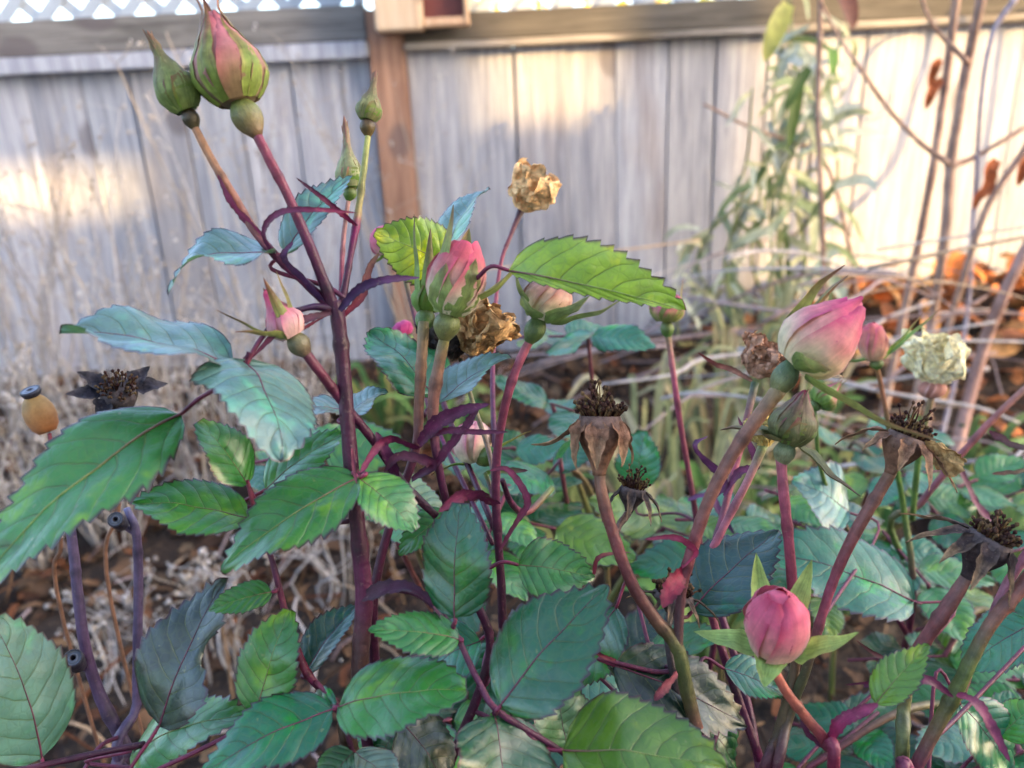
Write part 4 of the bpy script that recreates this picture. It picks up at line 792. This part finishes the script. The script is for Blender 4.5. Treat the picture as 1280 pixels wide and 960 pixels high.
shoot('low rose shoot of shaded leaves under the pink bud cane', (0.10, 0.60), [(800, 820, .42), (880, 860, .46), (700, 850, .42)], ['deep', 'dark', 'teal'])
shoot('low rose shoot with crowded green leaves under the long leaf stalk', (-0.02, 0.58), [(560, 900, .40), (640, 930, .40), (590, 720, .42), (480, 930, .40)], ['deep', 'teal', 'mid'])
shoot('short rose shoot with green leaves near the dark main cane', (-0.06, 0.62), [(480, 640, .44), (400, 560, .46)], ['mid', 'teal', 'bright'])
shoot('low leafy rose shoot under the two tone bending cane', (0.46, 0.58), [(1220, 920, .42), (1275, 940, .40), (1080, 930, .44), (1010, 960, .42)], ['teal', 'deep', 'mid'])
# ------------------------------------------------------------------ background plants
random.seed(77)
def strip(mb, pts, wd, c0, c1, nrm=None, cup=.3):
    n = len(pts); rows = []
    for i, p in enumerate(pts):
        t = i / (n - 1); T = (pts[min(i + 1, n - 1)] - pts[max(i - 1, 0)]).normalized(); S = T.cross(nrm or UP); S = S.normalized() if S.length > 1e-4 else Vector((1, 0, 0)); N = S.cross(T)
        ww = wd * .5 * (max(t, .06) ** .4) * (max(1 - t, 0) ** .55) * 1.6 + .0002
        rows.append([mb.add(p + S * (s_ * ww) + N * (abs(s_) * ww * cup), mix4(c0, c1, t)) for s_ in (-1, 0, 1)])
    mb.grid(rows)
def curve(p0, p1, sag, n=10, jit=.0):
    d = (p1 - p0).length
    pts = [list(p0), list(p0.lerp(p1, .35) + Vector((random.uniform(-jit, jit), random.uniform(-jit, jit), sag * .8)) ), list(p0.lerp(p1, .7) + Vector((random.uniform(-jit, jit), random.uniform(-jit, jit), sag))), list(p1)]
    return [Vector(x) for x in spline(pts, max(2, n // 3))]
# upright bare shrub stems in front of the fence
def bare(label, Y, lines, col0=alb(186, 152, 132, .8), col1=alb(156, 122, 108, .75), leaves=()):
    u, v, _ = lines[0][-1]; b = PY(u, v, Y - .25); b = Vector((b.x, Y - .2, ground_z(b.x, Y - .2)))
    r = thing('bare_shrub_stem', b, label, 'shrub stem', 'bare stems in front of the fence'); first = True
    for ln in lines:
        q = [list(PY(u, v, Y - random.uniform(0, .03))) + [w_ * .36 * Y / F] for u, v, w_ in ln]
        if first: q.append(list(b - Vector((0, 0, .04))) + [q[-1][3] * 1.1])
        else: q[0][:3] = list(PY(ln[0][0], ln[0][1], Y - .015))
        sp = spline(q, 6); mb = MB(); n = len(sp)
        tube(mb, [Vector(x[:3]) for x in sp], [x[3] * (1 + .12 * noise.noise(Vector((i * .9, u, 0)))) for i, x in enumerate(sp)], [mix4(col1, col0, random.random()) for x in sp], 8, .12)
        link('stem' if first else 'branch', mb.mesh('stem', TWIG, b), r); first = False
    for (u, v, l, dx, dz) in leaves:
        p = PY(u, v, Y - .02); e = p + Vector((dx, random.uniform(-.02, .02), dz)).normalized() * (l * Y / F); mb = MB()
        strip(mb, curve(p, e, .01, 9, .006), l * Y / F * .4, alb(196, 112, 72, .7), alb(170, 92, 56, .65), Vector((0, -1, .4)), .5)
        link('dead_leaf', mb.mesh('dead_leaf', LITTER, b), r)
bare('single thin upright stem beside the grey green climbing plant', 1.72, [[(1027, -60, 8), (1024, 60, 9), (1022, 150, 9), (1027, 260, 9), (1030, 360, 10), (1030, 420, 10)]])
bare('upright bare stem with curled orange dead leaves', 1.62, [[(1205, -70, 11), (1195, 0, 13), (1181, 110, 14), (1166, 210, 14), (1145, 320, 14), (1122, 430, 15)]], leaves=[(1176, 75, 34, -.3, -1), (1178, 100, 36, -.5, -1)])
bare('forked bare stem with pale knobbly branch joints', 1.55, [[(1240, -70, 13), (1226, 0, 15), (1209, 80, 16), (1197, 150, 16), (1188, 206, 17), (1180, 300, 16), (1158, 440, 17)], [(1188, 208, 12), (1215, 198, 9), (1250, 178, 8), (1300, 148, 8)], [(1188, 206, 11), (1150, 178, 8), (1110, 135, 7), (1075, 85, 6), (1045, 40, 5), (1010, -30, 5)], [(1210, 78, 10), (1180, 48, 7), (1160, 20, 6), (1140, -40, 5)]], leaves=[(1290, 180, 50, -.2, -1)])
bare('slanting bare stem beside the forked stem with few rusty leaves', 1.5, [[(1330, 90, 10), (1285, 180, 11), (1236, 255, 12), (1205, 345, 12), (1180, 430, 13)]], leaves=[(1246, 200, 50, -.3, -1), (1240, 230, 36, -.6, -1)])
bare('thick slanting bare stem at the orange leaf heap', 1.35, [[(1360, 160, 15), (1300, 275, 18), (1252, 375, 20), (1220, 465, 22)]], alb(190, 150, 136, .8), alb(164, 124, 112, .75))
bare('pale leaning stem crossing the dark fence rail', 1.5, [[(1300, -50, 9), (1268, 0, 10), (1240, 45, 8), (1226, 130, 7), (1218, 260, 7), (1205, 420, 8)]], alb(190, 180, 190, .65), alb(160, 146, 160, .62))
bare('faint thin twig crossing the boards by the climbing plant', 1.9, [[(880, 130, 4), (935, 158, 5), (985, 176, 6), (1030, 200, 6), (1060, 300, 7), (1070, 400, 8)]])
# an arching branch and stems further along the shrub, right of the view; their shadows fall on the sunlit boards
def beyond(label, pts, r, t):
    q = [list(PY(u, v, FY) + TO_SUN * t) for u, v in pts]; b = Vector(q[-1]); b.z = ground_z(b.x, b.y)
    rt = thing('bare_shrub_stem', b, label, 'shrub stem', 'bare stems in front of the fence'); q.append(list(b - Vector((0, 0, .03)))); sp = [Vector(x) for x in spline(q, 6)]; mb = MB(); n = len(sp)
    tube(mb, sp, [lerp(r * .6, r, i / n) for i in range(n)], [pal0] * n, 8, .1); link('stem', mb.mesh('stem', TWIG, b), rt)
pal0 = alb(120, 100, 100, .6)
beyond('arching thick branch outside the sunlit corner', [(1166, 20), (1156, 80), (1135, 140), (1112, 205), (1080, 245), (1030, 285), (990, 330)], .011, .95)
beyond('slender bent branch outside the sunlit corner', [(1130, 40), (1090, 60), (1060, 110), (1045, 170), (1010, 220), (1000, 330)], .007, .8)
beyond('twiggy side branch outside the sunlit corner', [(1110, 120), (1090, 150), (1060, 140), (1035, 95), (1010, 140), (985, 330)], .004, .7)
beyond('upright branch outside the sunlit corner', [(1250, 20), (1235, 150), (1215, 260), (1205, 360)], .008, .9)
# tangle of fallen twigs
pal = [alb(176, 156, 156, .75), alb(150, 126, 124, .7), alb(186, 160, 134, .72), alb(196, 186, 184, .75)]
def twig(p0, p1, r, sag, col):
    b = p0.copy(); o = None; mb = MB(); pts = curve(p0, p1, sag, 12, .03); n = len(pts)
    tube(mb, pts, [lerp(r, r * .45, i / (n - 1)) for i in range(n)], [col] * n, 6, .15)
    o = link('fallen_twig', mb.mesh('fallen_twig', TWIG, b), None, None, b)
    tag(o, 'thin bare fallen twig in the tangle before the fence', 'twig', 'tangle of fallen twigs')
for k in range(44):
    u, v = random.uniform(830, 1330), random.uniform(300, 470); Y = random.uniform(1.15, 2.0)
    p = PY(u, v, Y); a = random.gauss(0, .35) + (math.pi if random.random() < .5 else 0); ln = random.uniform(.25, .7)
    q = p + Vector((math.cos(a) * ln, random.uniform(-.25, .25), math.sin(a) * ln * .5 - .05))
    q.y = min(q.y, 2.12); p.z = max(p.z, ground_z(p.x, p.y) + .004); q.z = max(q.z, ground_z(q.x, q.y) + .004)
    twig(p, q, random.uniform(.0022, .0048), random.uniform(-.01, .05), random.choice(pal))
for k in range(16):
    u, v = random.uniform(820, 1250), random.uniform(480, 620); p = PY(u, v, random.uniform(.9, 1.3)); p.z = max(p.z, ground_z(p.x, p.y) + .01); a = random.uniform(-.9, .9); ln = random.uniform(.15, .4)
    q = p + Vector((math.cos(a) * ln, random.uniform(-.1, .15), math.sin(a) * ln * .7)); q.z = max(q.z, ground_z(q.x, q.y) + .01); twig(p, q, random.uniform(.0016, .0032), .02, random.choice(pal))
# grey green climbing plant by the fence
cp0 = PY(965, 400, 1.95); cb = Vector((cp0.x, 1.95, ground_z(cp0.x, 1.95)))
cl = thing('climbing_plant', cb, 'grey green leafy climbing plant hanging against the fence', 'plant')
SG = [alb(186, 196, 176, .85), alb(150, 166, 116, .75), alb(206, 208, 196, .9), alb(110, 130, 76, .6), alb(196, 192, 150, .8), alb(140, 156, 104, .7), alb(186, 194, 180, .8)]
cpts = []
for k in range(11):
    u0 = random.uniform(905, 1010); pts = [(u0 + random.uniform(-70, 20), 430), (u0 + random.uniform(-60, 40), 330), (u0 + random.uniform(-40, 60), 220), (u0 + random.uniform(-20, 80), 110), (u0 + random.uniform(0, 80), random.uniform(-60, 60))][:random.choice((3, 4, 5, 5))]
    sp = spline([list(PY(u, v, 1.9 + random.uniform(-.1, .16))) for u, v in pts], 6); sp = [Vector(x) for x in sp]; n = len(sp); mb = MB()
    sp = [Vector((q.x, min(q.y, 2.13), q.z)) for q in sp]; sp.insert(0, Vector((cb.x + random.uniform(-.06, .06), cb.y + random.uniform(-.05, .05), cb.z - .02))); n += 1
    tube(mb, sp, [lerp(.006, .0022, i / (n - 1)) for i in range(n)], [mix4(alb(170, 170, 120, .65), alb(140, 156, 100, .65), i / n) for i in range(n)], 6, .1); link('vine', mb.mesh('vine', BLADE, cb), cl); cpts += sp[3:]
for k in range(190):
    p = random.choice(cpts) + Vector((random.uniform(-.02, .02), random.uniform(-.03, .0), random.uniform(-.03, .03))); ln = random.uniform(.05, .13)
    e = p + Vector((random.uniform(-.75, .75), random.uniform(-.5, .3), random.uniform(-1.1, .25))).normalized() * ln; e.y = min(e.y, 2.16); mb = MB(); c = random.choice(SG)
    strip(mb, curve(p, e, random.uniform(0, .02), 6, .006), ln * random.uniform(.12, .24), c, mix4(c, random.choice(SG), .6), Vector((random.uniform(-.3, .3), -1, random.uniform(.2, .8))))
    link('leaf', mb.mesh('leaf', BLADE, cb), cl)
for (u, v, u2, v2, wd, c) in [(985, 5, 955, 78, .05, alb(170, 172, 90, .7)), (1048, -20, 1066, 38, .05, alb(120, 70, 56, .6)), (1040, 60, 1040, 95, .03, alb(110, 150, 60, .7)), (1012, 85, 980, 140, .03, alb(70, 104, 40, .6)), (1000, 90, 985, 190, .035, alb(84, 112, 44, .6))]:
    mb = MB(); p, e = PY(u, v, 1.78), PY(u2, v2, 1.74); strip(mb, curve(p, e, .01, 9), wd, c, c, Vector((.2, -1, .4))); link('leaf', mb.mesh('leaf', BLADE, cb), cl)
# pale arching grass stems
def tuft(name, label, cat, b, n, h, spread, cols, wd, group, lean=0.0, thick=False, mat=None):
    b = Vector((b[0], b[1], ground_z(b[0], b[1]))); r = thing(name, b, label, cat, group)
    for k in range(n):
        a = random.uniform(0, 6.283); rr = random.uniform(.2, 1) * spread; hh = h * random.uniform(.55, 1.1)
        p = b + Vector((math.cos(a) * .02, math.sin(a) * .02, -.01)); e = b + Vector((math.cos(a) * rr + lean * hh, math.sin(a) * rr * .6, hh)); mb = MB(); c = random.choice(cols); e.y = min(e.y, 2.13)
        m = p.lerp(e, .6) + Vector((0, 0, .12 * hh)); t2 = e + Vector((math.cos(a) * rr * .5, 0, -.18 * hh * random.random())); t2.y = min(t2.y, 2.14)
        strip(mb, [Vector(x) for x in spline([list(p), list(m), list(e), list(t2)], 5)], wd * random.uniform(.6, 1.3), c, mix4(c, random.choice(cols), .5), Vector((random.uniform(-.5, .5), -1, .4)), .45)
        link('blade', mb.mesh('blade', mat or BLADE, b), r)
YG = [alb(190, 188, 140, .75), alb(160, 170, 116, .7), alb(204, 196, 164, .78), alb(140, 150, 112, .65), alb(170, 150, 120, .65)]
TL = ['tuft of pale yellow green strap leaves behind the slender dark red stem', 'pale strap leaf tuft between the slender red stem and the climbing plant', 'pale strap leaf tuft at the foot of the climbing plant', 'pale strap leaf tuft behind the long bright leaf', 'pale strap leaf tuft behind the closed striped bud']
for k, (u, v, Y) in enumerate([(860, 560, 1.05), (905, 470, 1.4), (950, 440, 1.65), (800, 520, 1.3), (990, 500, 1.3)]):
    p = PY(u, v, Y); tuft('grass_tuft', TL[k], 'grass', (p.x, Y), 22, .30, .16, YG, .012, 'pale strap leaf tufts')
WL = ['low mixed green weeds under the splayed dry bloom', 'low green weeds in the litter behind the cream bloom', 'low green weeds behind the open round pink bud', 'low green weeds by the slanting pinkish stem', 'low green weeds behind the spent brown bloom', 'low green weeds behind the browning bud', 'low green weeds behind the crumpled brown bloom', 'low green weeds near the foot of the brown post', 'low green weeds just behind the closed striped bud', 'low green weeds at the foot of the slender dark red stem', 'low green weeds behind the deep pink bud', 'low green weeds beside the tan dried bloom']
for k, (u, v, Y) in enumerate([(1100, 560, 1.2), (1200, 540, 1.3), (1040, 590, 1.0), (1260, 600, 1.1), (730, 560, 1.15), (650, 520, 1.3), (560, 470, 1.6), (480, 460, 1.7), (960, 560, 1.0), (880, 600, .9), (1010, 470, 1.5), (920, 520, 1.2)]):
    p = PY(u, v, Y); tuft('weed_tuft', WL[k], 'weed', (p.x, Y), 26, .15, .13, [alb(120, 164, 90, .75), alb(90, 140, 84, .68), alb(156, 184, 116, .8), alb(160, 160, 100, .72)], .016, 'low green weeds')
# dry wispy weeds at the left
WS = [alb(206, 202, 204, .72), alb(184, 178, 176, .7), alb(164, 154, 150, .65), alb(190, 178, 166, .68)]
def weed(label, u, v, Y, n, h, lean):
    p = PY(u, v, Y); b = Vector((p.x, Y, ground_z(p.x, Y))); r = thing('dry_weed', b, label, 'dry weed', 'dry wispy weeds by the fence'); head = MB()
    mb = MB()
    for k in range(n):
        a = random.uniform(0, 6.283); hh = h * random.uniform(.4, 1.15); e = b + Vector((math.cos(a) * hh * .35 + lean * hh, math.sin(a) * hh * .22, hh)); e.y = min(e.y, 2.15)
        pts = curve(b + Vector((math.cos(a) * .03, math.sin(a) * .03, -.01)), e, .05 * hh, 9, .03); m = len(pts); c = random.choice(WS)
        for q in pts: q.y = min(q.y, 2.16)
        tube(mb, pts, [lerp(.0022, .0009, i / m) for i in range(m)], [c] * m, 5, .1)
        for j in range(random.randint(2, 6)):
            q = pts[random.randint(m // 2, m - 1)]; e2 = q + Vector((random.uniform(-1, 1), random.uniform(-.5, .3), random.uniform(.1, 1))).normalized() * random.uniform(.03, .09); e2.y = min(e2.y, 2.17)
            tube(mb, curve(q, e2, .004, 6, .006), [.0009, .0008, .0008, .0007, .0006, .0005, .0005][:len(curve(q, e2, 0, 6))], [c] * 9, 4, 0)
            for z in range(3):
                f = e2 + Vector((random.uniform(-.008, .008), random.uniform(-.008, .008), random.uniform(-.008, .008))); s_ = random.uniform(.0015, .0042)
                tube(head, [f - Vector((0, 0, s_)), f, f + Vector((0, 0, s_))], [s_ * .3, s_, s_ * .3], [random.choice(WS)] * 3, 5, .2)
    tag(link('stems', mb.mesh('stems', DRY, b), r), kind='stuff'); tag(link('seed_heads', head.mesh('seed_heads', DRY, b), r), kind='stuff')
for args in [('dry wispy weed with pale seed heads against the boards with the small sun patch', 40, 520, 1.75, 26, .62, .02), ('tall dry wispy weed leaning over the knotted board', 130, 540, 1.6, 24, .66, .06), ('feathery dry weed below the small green bud', 215, 520, 1.7, 24, .55, .10), ('fine dry weed reaching up to the fence rail', 360, 480, 1.9, 14, .75, .0),
             ('short dry weed clump beside the orange hip', 20, 600, 1.25, 40, .36, -.03), ('bleached dry weed clump behind the withered hip', 130, 610, 1.3, 36, .34, .04), ('grey dry weed clump behind the folded blue leaf', 250, 600, 1.4, 38, .36, .03), ('sparse dry stalks standing near the brown post', 530, 400, 2.05, 12, .75, .0), ('low dry weed clump under the side bud', 350, 560, 1.4, 50, .36, .02), ('thin bleached weed stalks between the two lilac grey canes', 120, 760, .95, 9, .16, .03), ('thin dry weed stalks behind the small mottled leaf', 260, 720, .95, 9, .16, .05), ('dry tangled weed behind the dark main cane', 400, 640, 1.1, 12, .2, .04)]: weed(*args)
# leaf litter
OR = [alb(226, 146, 88, .85), alb(212, 126, 70, .8), alb(170, 104, 66, .7), alb(230, 172, 112, .85), alb(150, 92, 62, .65)]
BRL = [alb(112, 82, 62, .5), alb(86, 64, 50, .48), alb(138, 104, 78, .52), alb(70, 52, 44, .45), alb(156, 124, 94, .55), alb(130, 80, 54, .52)]
def litter_leaf(mb, p, l, c, tilt=.5):
    a = random.uniform(0, 6.283); d = Vector((math.cos(a), math.sin(a), random.uniform(-tilt, tilt))).normalized(); e = p + d * l
    n = Vector((random.uniform(-.7, .7), random.uniform(-.9, .3), 1)); strip(mb, curve(p, e, random.uniform(-.1, .3) * l, 6, l * .1), l * random.uniform(.3, .65), c, mix4(c, random.choice(BRL), .5), n, random.uniform(.1, .7))
for k in range(130):
    u, v = random.uniform(1010, 1330), random.uniform(325, 430); x = PY(u, v, 2).x; y = random.uniform(1.72, 2.13); p = Vector((x, y, ground_z(x, y) + random.uniform(.0, .05))); mb = MB(); litter_leaf(mb, p, random.uniform(.06, .12), random.choice(OR), 1.2)
    tag(link('fallen_leaf', mb.mesh('fallen_leaf', LITTER, p), None, None, p), 'curled orange brown fallen leaf on the heap at the fence foot', 'fallen leaf', 'orange leaves heaped at the fence foot')
mb = MB()
for k in range(5200):
    y = .35 + 1.8 * random.random() ** .8; x = random.uniform(-.95, .95) * (y + .25) ; near = y < 1.1
    litter_leaf(mb, Vector((x, y, ground_z(x, y) + random.uniform(.001, .02))), random.uniform(.012, .045) if near else random.uniform(.02, .07), random.choice(BRL + (OR if x > .5 and y > 1.5 else [])), .45)
tag(link('leaf_litter', mb.mesh('leaf_litter', LITTER)), 'brown crumbled leaf litter and mulch covering the bed', 'leaf litter', None, 'stuff')
mb = MB()
for k in range(800):
    y = random.uniform(.4, 2.0); x = random.uniform(-.9, .9) * (y + .25); a = random.uniform(0, 3.14); l = random.uniform(.04, .16); p = Vector((x, y, ground_z(x, y) + .012)); e = p + Vector((math.cos(a) * l, math.sin(a) * l, random.uniform(-.01, .09)))
    pts = curve(p, e, .012, 6, .012); tube(mb, pts, [random.uniform(.001, .0026)] * len(pts), [random.choice(pal + BRL + BRL)] * len(pts), 5, .1)
tag(link('straw', mb.mesh('straw', DRY)), 'thin pale straw and twig bits scattered over the bed', 'straw', None, 'stuff')
mb = MB()
for k in range(70):
    y = random.uniform(.4, 1.3); x = random.uniform(-.8, .5) * (y + .2); p = Vector((x, y, ground_z(x, y) + .014)); r = random.uniform(.0015, .0035)
    tube(mb, [p - Vector((0, 0, r)), p - Vector((0, 0, r * .5)), p + Vector((0, 0, r * .5)), p + Vector((0, 0, r))], [r * .5, r, r * .95, r * .4], [(.72, .71, .68, 1)] * 4, 7, .3)
tag(link('white_grit', mb.mesh('white_grit', DRY)), 'small white grit grains scattered over the soil', 'grit', None, 'stuff')
# ------------------------------------------------------------------ beyond the fence: autumn tree and pale house
tb = Vector((0.9, 7.5, .09)); tr = thing('autumn_tree', tb, 'yellow leaved tree standing beyond the lattice', 'tree')
mb = MB(); tube(mb, [tb - Vector((0, 0, .1)), tb + Vector((.05, 0, 1.2)), tb + Vector((0, .1, 2.6))], [.12, .09, .05], [alb(96, 80, 70, .6)] * 3, 8, .1); link('trunk', mb.mesh('trunk', TWIG, tb), tr)
mb = MB()
for k in range(2600):
    q = Vector((random.gauss(0, .8), random.gauss(0, .6), random.gauss(0, .75))); p = tb + Vector((0, 0, 2.0)) + q; c = random.choice([alb(240, 210, 70, .85), alb(230, 190, 60, .8), alb(190, 190, 70, .75), alb(244, 226, 120, .85)]); a = random.uniform(0, 6.28); l = random.uniform(.06, .12)
    strip(mb, [p, p + Vector((math.cos(a), math.sin(a), random.uniform(-1, .3))).normalized() * l * .5, p + Vector((math.cos(a), math.sin(a), -.5)).normalized() * l], l * .6, c, c, Vector((random.uniform(-1, 1), -1, random.uniform(0, 1))))
link('crown', mb.mesh('crown', BLADE, tb), tr)
